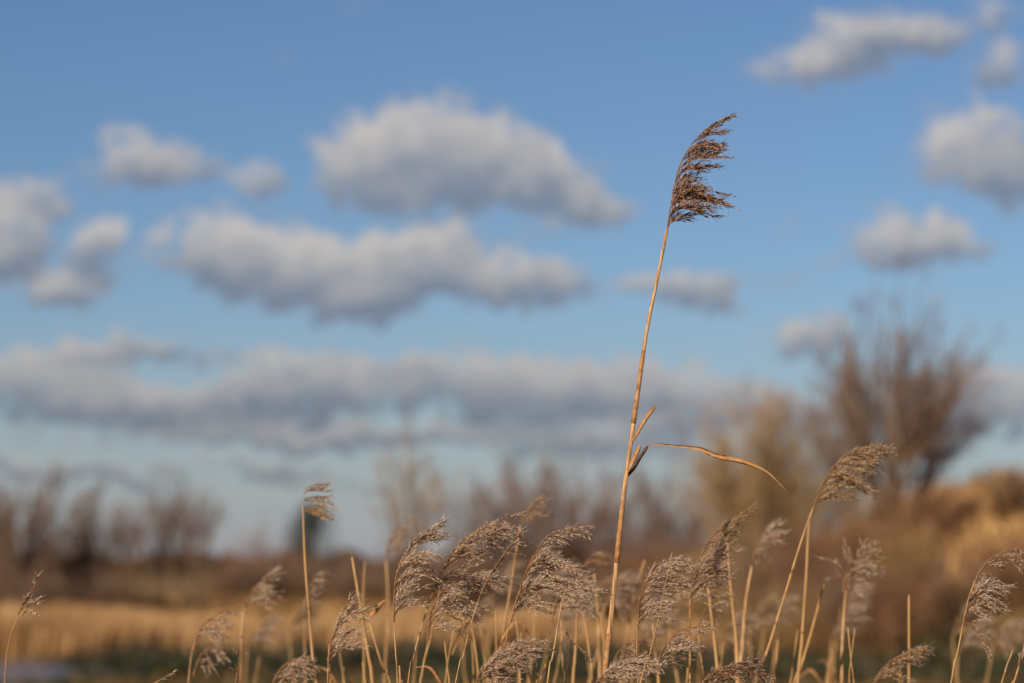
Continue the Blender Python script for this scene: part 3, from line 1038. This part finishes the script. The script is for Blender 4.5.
def reed(label, stem_px, Y, w_px, pans=(), mat='stem', seed=1, group=None, leaves_=(), nodes=True, top_r=.32, name='common_reed', cat='reed'):
    mm = Y / FOC
    p0 = at(*stem_px[0], Y)
    d = at(*stem_px[1], Y) - p0
    sl = d[0] / max(d[2], 1e-3)
    bx = p0[0] - sl * .75 * p0[2] * .65
    base = np.array((bx, Y, float(ground_z(bx, Y))))
    root = empty(name, base)
    tag(root, label, cat, group)
    make_stem(root, base, stem_px, Y, w_px * (.82 if Y > 3.3 else .92), top_r, mat, nodes, seed)
    for i, kw in enumerate(pans):
        kw = dict(kw)
        panicle(root, base, kw.pop('spine'), kw.pop('Y', Y), kw.pop('prof'), kw.pop('ang'), seed=kw.pop('seed', seed * 7 + i), **kw)
    for lf in leaves_:
        blade(root, base, *lf, stub=lf[2] < 6 and lf[3] == 'leaf' and len(lf[0]) < 5 and Y == 3.0 or lf[3] == 'leaf_dark')
    return root


# --- the tall reed in focus
hero = reed('tallest reed, its dark brown plume standing alone high against blue sky', [(603, 700), (612, 610), (622, 510), (627, 470), (636, 405), (646, 335), (656, 285), (667, 230)], 3.0, 6.6, [
    dict(spine=[(667, 232), (669, 217), (671, 204), (673, 192)], prof=[(0, 38), (.15, 48), (.4, 53), (.7, 58), (.85, 46), (1, 20)], ang=[(0, 4), (.3, -3), (.6, -14), (.85, -20), (1, -16)], nb=26, tufts=6, mat='spk_dark', start_mix=.97, spread=7, dens=2.0, depth=.25, silk=.6, tightsub=.6),
    dict(spine=[(673, 193), (678, 171), (685, 155), (695, 140), (709, 127), (729, 118)], prof=[(0, 20), (.08, 34), (.18, 50), (.30, 48), (.42, 44), (.52, 36), (.64, 22), (.8, 15), (1, 7)], ang=[(0, 14), (.10, 6), (.22, -2), (.4, 3), (.5, 8), (.62, 18), (.8, 24), (1, 22)], nb=46, tufts=12, mat='spk_dark', start_mix=.85, spread=6, dens=1.9, depth=.22, seed=33, silk=.6, tightsub=.6),
], seed=3, leaves_=[
    ([(630, 444), (636, 435), (645, 420), (656, 405)], 3.0, 5.0, 'leaf', [0, -.01, -.015, -.02]),
    ([(626, 475), (630, 467), (635, 457), (640, 445)], 3.0, 5.9, 'leaf', [0, -.006, -.008, -.010]),
    ([(627, 477), (634, 468), (641, 456), (648, 446)], 3.0, 4.5, 'leaf_dark', [0, .004, .006, .006]),  # stub in shadow, the shade put into its dark colour
    ([(648, 446), (655, 444), (676, 446), (700, 449), (716, 456), (740, 461), (757, 467), (771, 475), (790, 495)], 3.0, 5.4, 'leaf', [.006, .005, 0, -.005, -.012, -.02, -.03, -.03, -.03]),
], top_r=.52)

# --- plumes in or near the focus
reed('grey-brown plume with a straight thin stalk, outermost of the dense plumed clump', [(398, 700), (396, 660), (394, 620), (394, 596)], 2.98, 3.0, [
    dict(spine=[(394, 622), (394, 596), (398, 568), (410, 545), (425, 532), (441, 524)], prof=[(0, 26), (.15, 42), (.35, 46), (.6, 36), (.8, 22), (1, 8)], ang=[(0, 35), (.25, 28), (.5, 10), (.75, 8), (1, 20)], nb=64, mat='spk_pale', start_mix=.85, spread=16, dens=1.15)], seed=5)
reed('largest arching plume of the clump, its bent tip curving over on a dark stalk', [(406, 700), (413, 660), (420, 632), (428, 606)], 3.02, 4.2, [
    dict(spine=[(428, 606), (436, 585), (448, 560), (463, 541), (487, 524), (518, 515)], prof=[(0, 40), (.2, 62), (.4, 66), (.55, 52), (.68, 22), (.8, 16), (1, 9)], ang=[(0, 10), (.3, 2), (.5, -8), (.65, -22), (.8, 0), (1, 12)], nb=50, mat='spk_red', start_mix=.85, spread=13, dens=1.05)], seed=8)
reed('low wide plume sagging under the largest arching one', [(418, 700), (424, 665), (428, 636)], 3.14, 3.6, [
    dict(spine=[(428, 640), (430, 614), (440, 594), (458, 580), (480, 574)], prof=[(0, 40), (.3, 70), (.6, 66), (1, 30)], ang=[(0, -8), (.4, -24), (.7, -28), (1, -20)], nb=44, mat='spk_pale', start_mix=.7, spread=14, dens=1.0)], seed=13)
reed('narrow closed dark plume slanting through the clump', [(452, 700), (462, 660), (472, 620), (480, 596)], 2.93, 2.6, [
    dict(spine=[(480, 596), (488, 578), (500, 560), (517, 537)], prof=[(0, 14), (.4, 18), (1, 6)], ang=[(0, 42), (1, 50)], nb=26, mat='spk_dark', spread=6, dens=.8)], seed=17)
reed('three-lobed pale plume next to the tallest reed, top lobe held out level', [(494, 700), (502, 660), (509, 626), (514, 606)], 3.0, 3.4, [
    dict(spine=[(511, 622), (515, 604), (521, 586), (530, 562), (540, 546)], prof=[(0, 50), (.18, 72), (.30, 66), (.40, 16), (.48, 40), (.62, 64), (.75, 50), (.86, 10), (1, 8)], ang=[(0, 0), (.3, -18), (.5, -10), (.75, -34), (1, -20)], nb=58, tufts=6, mat='spk_pale', start_mix=.92, spread=7, dens=1.25, depth=.3),
    dict(spine=[(538, 548), (548, 536), (564, 529), (584, 526)], prof=[(0, 18), (.3, 24), (.7, 18), (1, 8)], ang=[(0, -22), (.5, -24), (1, -6)], nb=34, mat='spk_pale', start_mix=.8, spread=9, dens=1.2)], seed=21)
reed('soft plume half hidden behind the three-lobed one', [(566, 700), (563, 670), (562, 640), (561, 620)], 3.35, 5.5, [
    dict(spine=[(552, 622), (556, 600), (568, 582), (586, 578)], prof=[(0, 34), (.4, 42), (1, 16)], ang=[(0, -6), (.5, -20), (1, -30)], nb=40, mat='spk_pale', spread=14, dens=1.0, start_mix=.7)], seed=24)
reed('reddish dense plume low in the middle of the clump, near the bottom', [(470, 716), (473, 700), (476, 690)], 2.96, 3.0, [
    dict(spine=[(474, 700), (478, 676), (488, 660), (506, 650), (524, 650)], prof=[(0, 38), (.3, 52), (.6, 44), (1, 16)], ang=[(0, 14), (.4, 2), (.7, -14), (1, -24)], nb=58, mat='spk_red', spread=14, dens=1.2, start_mix=.8)], seed=27)
reed('pale plume at the foot of the tallest reed', [(584, 716), (588, 700), (592, 688)], 2.97, 3.0, [
    dict(spine=[(590, 700), (598, 680), (614, 666), (640, 660)], prof=[(0, 30), (.3, 44), (.7, 34), (1, 14)], ang=[(0, 8), (.4, -2), (.7, -14), (1, -18)], nb=56, mat='spk_pale', spread=14, dens=1.2, start_mix=.8)], seed=30)
reed('grey feathery plume crossed by a bare stalk and a stripe of shadow', [(638, 700), (637, 660), (637, 630), (638, 606)], 3.05, 2.8, [
    dict(spine=[(638, 628), (639, 604), (645, 582), (655, 566), (672, 559)], prof=[(0, 30), (.2, 40), (.4, 42), (.7, 34), (1, 20)], ang=[(0, 14), (.3, 8), (.6, 0), (1, -18)], nb=56, mat='spk_pale', spread=13, dens=1.1, start_mix=.75),
    ], seed=36)
reed('small two-lobed plume low between the shadow-striped plume and its taller neighbour', [(646, 716), (652, 690), (656, 672)], 3.02, 3.0, [
    dict(spine=[(656, 672), (660, 655), (668, 642), (682, 630), (702, 626)], prof=[(0, 24), (.15, 36), (.35, 32), (.5, 10), (.7, 14), (1, 10)], ang=[(0, 0), (.3, -8), (.7, -2), (1, -6)], nb=44, mat='spk_pale', spread=11, dens=1.15, start_mix=.75)], seed=39)
reed('bare thin stalk crossing in front of the grey feathery plume', [(636, 700), (647, 665), (658, 620), (666, 580), (672, 553)], 2.9, 2.6, [], mat='stem_pale', seed=41, name='bare_reed_stalk')
reed('brown two-tiered plume with an upswept tip above a straight orange stalk', [(690, 700), (690, 660), (690, 626), (690, 600)], 3.24, 4.4, [
    dict(spine=[(690, 608), (691, 592), (695, 573), (701, 560)], prof=[(0, 26), (.25, 42), (.7, 44), (1, 20)], ang=[(0, 22), (.5, 6), (1, 0)], nb=46, mat='spk_red', spread=12, dens=1.1, start_mix=.8),
    dict(spine=[(699, 562), (706, 544), (720, 528), (746, 511)], prof=[(0, 16), (.3, 24), (.7, 20), (1, 8)], ang=[(0, -4), (.5, 6), (1, 20)], nb=36, mat='spk_gold', spread=10, dens=1.1, start_mix=.7)], seed=44)
reed('flat dark-red plume skimming the bottom between two straw stalks', [(692, 730), (696, 710), (698, 695)], 2.95, 3.0, [
    dict(spine=[(697, 700), (703, 682), (718, 669), (742, 667), (760, 676)], prof=[(0, 26), (.3, 36), (.7, 26), (1, 10)], ang=[(0, 14), (.4, 4), (.8, -16), (1, -26)], nb=52, mat='spk_dark', spread=13, dens=1.2, start_mix=.75)], seed=47)
reed('small soft round plume on a thick straw stalk behind the two-tiered one', [(738, 700), (742, 650), (746, 600), (752, 566)], 3.75, 9.0, [
    dict(spine=[(751, 572), (755, 550), (762, 534), (776, 524)], prof=[(0, 22), (.4, 28), (1, 10)], ang=[(0, 20), (.5, 4), (1, 20)], nb=36, mat='spk_pale', spread=14, dens=1.0, size=1.2)], seed=50)
reed('golden one-sided plume bowing over on the long slanting stalk by the big tree', [(755, 700), (768, 650), (784, 598), (800, 545), (813, 508)], 3.32, 6.4, [
    dict(spine=[(813, 510), (820, 490), (831, 470), (845, 456), (862, 449), (884, 450)], prof=[(0, 30), (.15, 44), (.35, 48), (.6, 42), (.8, 26), (1, 8)], ang=[(0, 4), (.2, -10), (.5, -24), (.75, -14), (1, -4)], nb=70, mat='spk_gold', spread=11, dens=1.25, start_mix=.85)], mat='stem_pale', seed=53)
reed('blurred fawn plume with a pointed tip behind the slanting stalk', [(842, 700), (842, 650), (844, 616), (846, 590)], 3.7, 7.5, [
    dict(spine=[(843, 594), (845, 578), (852, 564), (868, 548)], prof=[(0, 26), (.3, 30), (.7, 20), (1, 8)], ang=[(0, -8), (.4, 8), (1, 36)], nb=40, mat='spk_pale', spread=18, dens=1.0, both=.3, size=1.15)], seed=56)
reed('nodding grey plume on a thin stalk before the bank, lowest lobe hanging down', [(949, 700), (956, 660), (962, 630), (967, 604), (975, 580)], 3.12, 3.8, [
    dict(spine=[(964, 618), (968, 600), (974, 584)], prof=[(0, 26), (.3, 44), (.7, 44), (1, 28)], ang=[(0, -30), (.4, -24), (.7, -30), (1, -36)], nb=40, mat='spk_pale', spread=9, dens=1.25, start_mix=.85, depth=.4),
    dict(spine=[(963, 622), (969, 624), (976, 632), (986, 650)], prof=[(0, 10), (.5, 12), (1, 6)], ang=[(0, -40), (1, -64)], nb=22, mat='spk_red', spread=12, dens=1.0, both=.4),
    dict(spine=[(975, 582), (982, 568), (994, 556), (1012, 549), (1034, 548)], prof=[(0, 4), (.3, 26), (.7, 26), (1, 14)], ang=[(0, -10), (.5, -28), (1, -30)], nb=38, mat='spk_red', spread=11, dens=1.2)], mat='stem_pale', seed=59)
reed('short plume at the far right corner on a thick pale stalk', [(1006, 716), (1012, 690), (1019, 666)], 3.1, 6.0, [
    dict(spine=[(1018, 668), (1021, 654), (1030, 640), (1044, 630)], prof=[(0, 20), (.4, 26), (1, 10)], ang=[(0, 50), (.5, 20), (1, 10)], nb=34, mat='spk_pale', spread=16, dens=1.1)], seed=62)
reed('soft golden plume low beside the upright bare stalk in front of the bank', [(866, 720), (869, 704), (872, 690)], 3.35, 5.0, [
    dict(spine=[(871, 694), (878, 675), (890, 662), (904, 654), (926, 650)], prof=[(0, 26), (.3, 34), (.7, 22), (1, 8)], ang=[(0, 20), (.5, 0), (1, 2)], nb=46, mat='spk_gold', spread=13, dens=1.1, start_mix=.8)], seed=65)
reed('fawn feathery plume between the three-tiered reed and the clump', [(327, 700), (328, 670), (329, 644)], 3.16, 3.2, [
    dict(spine=[(328, 668), (330, 648), (336, 628), (342, 614), (348, 601)], prof=[(0, 26), (.25, 38), (.55, 34), (.8, 18), (1, 8)], ang=[(0, 40), (.3, 26), (.6, 10), (1, 10)], nb=50, mat='spk_pale', spread=20, dens=1.0, start_mix=.6)], seed=68)
reed('golden reed with three separate tufts in tiers, standing before the dark evergreen', [(318, 700), (313, 660), (309, 610), (305, 560), (303, 506)], 3.42, 7.0, [
    dict(spine=[(303, 512), (304, 506)], prof=[(0, 34), (1, 30)], ang=[(0, -26), (1, -20)], nb=8, mat='spk_gold', spread=5, dens=1.3, start_mix=.35, depth=.12, size=1.1),
    dict(spine=[(304, 501), (305, 498)], prof=[(0, 28), (1, 27)], ang=[(0, -8), (1, -2)], nb=5, mat='spk_gold', spread=4, dens=1.2, start_mix=.25, depth=.12, size=1.0),
    dict(spine=[(304, 494), (306, 487)], prof=[(0, 24), (1, 26)], ang=[(0, -2), (1, 6)], nb=6, mat='spk_gold', spread=4, dens=1.2, start_mix=.25, depth=.12, size=1.0)], mat='stem_pale', seed=71)
reed('small faint tuft on a thin stalk just behind the three-tiered reed', [(306, 700), (305, 660), (304, 620), (305, 598)], 3.9, 4.0, [
    dict(spine=[(305, 604), (308, 590), (314, 576)], prof=[(0, 16), (1, 14)], ang=[(0, 10), (1, 10)], nb=20, mat='spk_pale', spread=25, dens=.9, size=1.2)], seed=74)
reed('blurred slanting plume before the reddish thorn bush', [(240, 700), (241, 660), (242, 630), (244, 606)], 3.85, 5.5, [
    dict(spine=[(243, 610), (250, 594), (260, 582), (275, 570)], prof=[(0, 26), (.4, 26), (1, 8)], ang=[(0, -2), (.5, 8), (1, 32)], nb=34, mat='spk_pale', spread=14, dens=.9, size=1.2)], seed=77)
reed('wispy half-bare plume arching over, left of the slanting blurred one', [(186, 716), (188, 690), (190, 664), (194, 644)], 3.6, 4.0, [
    dict(spine=[(194, 650), (197, 635), (206, 622), (220, 613), (238, 609)], prof=[(0, 22), (.3, 26), (.6, 12), (1, 5)], ang=[(0, -20), (.4, -26), (.8, -12), (1, 0)], nb=26, mat='spk_pale', spread=14, dens=.75, size=1.2),
    dict(spine=[(193, 676), (200, 656), (212, 646)], prof=[(0, 22), (1, 20)], ang=[(0, -40), (1, -50)], nb=18, mat='spk_pale', spread=14, dens=.9, size=1.2)], seed=80)
reed('loose pale plume low under the three-tiered reed', [(262, 730), (266, 710), (270, 694)], 3.4, 4.0, [
    dict(spine=[(270, 692), (277, 674), (288, 662), (304, 656)], prof=[(0, 28), (.5, 30), (1, 12)], ang=[(0, 4), (.5, -8), (1, -24)], nb=36, mat='spk_pale', spread=16, dens=.95, size=1.1)], seed=83)
reed('thin russet spike on a hair-thin stalk at the far left edge', [(4, 710), (5, 670), (9, 640), (18, 614)], 2.9, 1.8, [
    dict(spine=[(18, 614), (24, 602), (30, 592), (37, 579)], prof=[(0, 12), (.5, 13), (1, 5)], ang=[(0, 52), (1, 60)], nb=22, mat='spk_dark', spread=6, dens=.7),
    dict(spine=[(22, 616), (27, 606), (33, 598)], prof=[(0, 10), (1, 8)], ang=[(0, 0), (1, 10)], nb=9, mat='spk_pale', spread=24, dens=.8)], mat='stem_pale', seed=86, top_r=.4)
reed('tiny pale grass tip poking up beside the green brambles', [(138, 708), (148, 692), (158, 681)], 2.95, 1.6, [
    dict(spine=[(154, 685), (160, 680), (172, 673)], prof=[(0, 7), (.5, 7), (1, 4)], ang=[(0, 20), (1, 30)], nb=10, mat='spk_pale', spread=8, dens=.8, size=.8)], mat='stem_pale', seed=89, name='grass_stalk', cat='grass stalk')
reed('dark budded twig-like stalk standing by the wispy plume', [(234, 706), (236, 685), (239, 665), (240, 649)], 2.97, 1.5, [
    dict(spine=[(235, 690), (237, 672), (240, 651)], prof=[(0, 3), (1, 3)], ang=[(0, 60), (1, 70)], nb=11, mat='spk_dark', spread=28, dens=.5, both=.5, size=.75, sub=.3)], mat='leaf_dark', seed=92, name='dead_weed_stalk', cat='weed stalk')
reed('faint fawn tufts beside the pale yellowish willow', [(384, 700), (386, 650), (388, 600), (386, 560)], 4.3, 5.0, [
    dict(spine=[(386, 560), (388, 545), (394, 530), (408, 520)], prof=[(0, 24), (1, 14)], ang=[(0, -2), (1, 12)], nb=20, mat='spk_gold', spread=14, dens=.8, size=1.2)], seed=95)
reed('blurred pale stalk with a faint golden tuft rising behind the largest arching plume', [(494, 700), (502, 640), (512, 580), (520, 525)], 3.6, 6.0, [
    dict(spine=[(520, 528), (524, 512), (534, 500)], prof=[(0, 26), (1, 18)], ang=[(0, -4), (1, 10)], nb=18, mat='spk_gold', spread=14, dens=.7, size=1.1)], mat='stem_pale', seed=98)
reed('faint level tuft seen between the top lobe and the tallest reed', [(600, 700), (599, 650), (597, 600), (594, 574)], 3.8, 7.0, [
    dict(spine=[(585, 566), (588, 560), (594, 556)], prof=[(0, 24), (1, 22)], ang=[(0, -10), (1, -4)], nb=16, mat='spk_gold', spread=9, dens=.9, size=1.1)], seed=101)
reed('small dark withered tuft hanging among the stalks left of the tallest reed', [(564, 700), (566, 675), (569, 655), (570, 640)], 3.06, 1.8, [
    dict(spine=[(566, 632), (573, 642), (582, 650), (588, 657)], prof=[(0, 5), (.5, 8), (1, 4)], ang=[(0, -40), (1, -46)], nb=12, mat='spk_dark', spread=16, dens=1.0, both=.4, size=.9)], mat='leaf_dark', seed=104)
reed('pale tuft low between the tallest reed and the small two-lobed plume', [(600, 720), (606, 700), (612, 680)], 3.25, 3.2, [
    dict(spine=[(611, 684), (614, 660), (624, 646), (638, 640)], prof=[(0, 22), (.5, 24), (1, 10)], ang=[(0, 6), (1, -10)], nb=30, mat='spk_red', spread=16, dens=1.0)], seed=107)
reed('faint plume beneath the two-tiered one, soft and greyish', [(706, 716), (704, 680), (700, 650), (698, 632)], 3.5, 4.0, [
    dict(spine=[(697, 640), (700, 622), (708, 606), (722, 594)], prof=[(0, 18), (.5, 22), (1, 12)], ang=[(0, 6), (1, 4)], nb=26, mat='spk_pale', spread=16, dens=.8, size=1.1)], seed=110)

# --- softer plumes farther back in the stand
gb = 'soft fawn plumes farther back in the reed stand'
back = []
for q, (px, lean) in enumerate([(536, 3), (668, -4), (604, 6)]):
    back.append(reed(place_label('soft blurred plume', px), [(px - lean * 3, 700), (px - lean, 650), (px, 606)], 4.2, 5.5, [
        dict(spine=[(px, 610), (px + 4, 594), (px + 12, 580), (px + 28, 570 + q * 3)], prof=[(0, 30), (.4, 34), (1, 10)], ang=[(0, -4 - 8 * q), (.5, 4), (1, 24 - 12 * q)], nb=34, mat=['spk_pale', 'spk_gold', 'spk_red'][q], spread=15, dens=.8, size=1.25)],
        mat='stem_pale', seed=130 + q, group=gb, nodes=False))
for q, (px, Y, sc) in enumerate([(205, 5.0, .93), (350, 5.2, .95), (432, 4.6, .96), (470, 5.2, 1.0), (502, 4.8, .955), (560, 4.9, .99), (585, 4.1, .96), (630, 4.7, .985), (648, 4.2, .95), (700, 5.0, .96), (722, 4.4, .945), (752, 5.2, .985), (778, 4.6, .95), (820, 4.9, .96), (878, 5.0, .94), (925, 4.6, .93), (985, 5.2, .945)]):
    o = copy_tree(back[q % 3])
    o.location = (X(px, Y), Y, 0)
    o.rotation_euler = (.02 * math.sin(q * 2.1), .03 * math.sin(q * 3.7), .35 * math.sin(q * 1.7))
    o.scale = (1, 1, sc)
    o['label'] = place_label('soft blurred plume', px)

# --- stalks that have lost their plume
STALKS = [  # top px, path, Y, width, label
    ([(374, 700), (369, 660), (361, 610), (352, 557)], 3.4, 7.5, 'thick bare straw stalk broken off to a point, between the fawn plume and the clump'),
    ([(364, 700), (364, 650), (363, 600), (365, 562)], 3.9, 4.5, 'thin blurred stalk close behind the thick pointed one'),
    ([(909, 700), (909, 660), (909, 620), (909, 595)], 3.5, 6.0, 'single upright bare stalk with a blunt top in front of the bank'),
    ([(856, 700), (852, 670), (848, 628)], 3.35, 3.4, 'short bare stalk, one of a forked-looking pair beside the fawn pointed plume'),
    ([(849, 700), (850, 670), (855, 628)], 3.38, 2.8, 'slimmer of the forked-looking pair of short stalks'),
    ([(797, 700), (802, 640), (806, 580), (809, 520)], 3.55, 6.5, 'straight bare stalk running up to the golden bowing plume'),
    ([(788, 710), (800, 670), (812, 630), (824, 584)], 3.6, 6.5, 'blurred bare stalk leaning across behind the straight one'),
    ([(738, 700), (736, 640), (731, 590), (727, 540)], 3.5, 8.0, 'tall thick bare stalk right behind the upswept tip of the two-tiered plume'),
    ([(718, 700), (717, 665), (712, 620), (708, 585)], 3.5, 7.5, 'thick bare stalk directly below the two-tiered plume'),
    ([(774, 700), (776, 670), (778, 640)], 3.7, 5.0, 'short blurred stump of a stalk beside the long slanting one'),
    ([(994, 716), (1000, 690), (1006, 668), (1013, 650)], 3.3, 3.0, 'thin bent dry stalk before the plume in the far right corner'),
    ([(545, 700), (553, 655), (562, 600), (567, 585)], 3.1, 3.2, 'brown thin stalk slanting up behind the three-lobed plume'),
    ([(572, 700), (575, 660), (577, 620), (578, 600)], 3.5, 7.0, 'broad pale stalk beneath the soft half hidden plume'),
    ([(594, 700), (590, 660), (586, 625), (583, 612)], 3.45, 5.5, 'bare stalk with a leaning top just left of the tallest reed'),
    ([(606, 700), (605, 650), (600, 612)], 3.6, 5.5, 'blurred stalk directly behind the foot of the tallest reed'),
    ([(529, 708), (537, 688), (546, 664)], 3.3, 4.5, 'short leaning straw stub under the three-lobed plume'),
    ([(660, 700), (656, 660), (653, 625)], 3.5, 7.5, 'wide blurred stalk behind the shadow-striped plume'),
    ([(618, 700), (626, 640), (636, 590), (645, 560)], 3.9, 5.5, 'faint stalk leaning behind the shadow-striped plume toward its tip'),
]
for q, (path, Y, w, lab) in enumerate(STALKS):
    reed(lab, path, Y, w, [], mat='stem_pale' if Y > 3.3 else 'stem', seed=200 + q, name='bare_reed_stalk', cat='reed stalk', top_r=.4, nodes=Y < 3.6)
reed('stalk with one broad dry leaf standing out from it, left of the clump', [(394, 700), (384, 672), (376, 645), (369, 622)], 3.45, 3.6, [], mat='stem_pale', seed=240, leaves_=[
    ([(366, 622), (371, 614), (378, 607), (386, 599)], 3.45, 7.5, 'leaf', [0, -.01, -.01, -.01])], top_r=.6)

# unlabelled individually: the thicket of stalks at the foot of the clump
rs = np.random.RandomState(77)
grp = 'straw stalks standing close together at the foot of the plumes'
glab = 'plain straw-coloured bare stalk in the thicket under and behind the plumes'
proto_stalks = []
for q in range(5):
    px = 430 + q * 22
    lean = rs.uniform(-8, 14)
    proto_stalks.append(reed(place_label('bare straw stalk', px), [(px - lean, 700), (px, 640), (px + lean * .8, 590 + q * 7)], 3.5, 3.0 + rs.rand() * 2.2, [], leaves_=[([(px, 655), (px + 5, 640), (px + 12 + q * 3, 622), (px + 22 + q * 5, 612 + q * 9)], 3.5, 5.5, 'leaf', [0, .01, .02, .03])] if q % 2 else [], mat='stem_pale', seed=300 + q, group=grp, name='bare_reed_stalk', cat='reed stalk', top_r=.4, nodes=False))
spots = [(404, 4.2, .97), (418, 3.7, .96), (432, 3.4, .95), (446, 3.2, .97), (456, 3.6, .98), (470, 3.9, .97), (486, 3.3, .95), (500, 3.8, .96), (512, 4.4, .97), (527, 3.6, .96), (538, 4.0, .97), (556, 3.8, .95), (588, 4.2, .97), (614, 3.5, .94), (628, 3.8, .95),
         (646, 4.3, .96), (668, 3.9, .95), (676, 3.5, .93), (684, 4.4, .95), (700, 4.0, .94), (724, 3.8, .95), (748, 4.6, .95), (766, 4.1, .93), (786, 4.4, .94), (815, 4.7, .94), (833, 4.2, .92), (868, 4.5, .92), (936, 4.4, .91), (345, 4.1, .92), (286, 4.4, .91), (215, 4.5, .91), (255, 4.0, .91), (398, 3.3, .94), (440, 3.0, .93), (463, 3.1, .92), (550, 3.2, .92)]
for q, (px, Y, sc) in enumerate(spots):
    o = copy_tree(proto_stalks[q % 5])
    o.location = (X(px, Y), Y, 0)
    o['label'] = place_label('bare straw stalk', px)
    o.rotation_euler = (rs.normal() * .02, rs.normal() * .03, rs.rand() * 6.28)
    o.scale = (1, 1, sc + rs.normal() * .012)
print('tris', sum(len(m.polygons) for m in bpy.data.meshes))
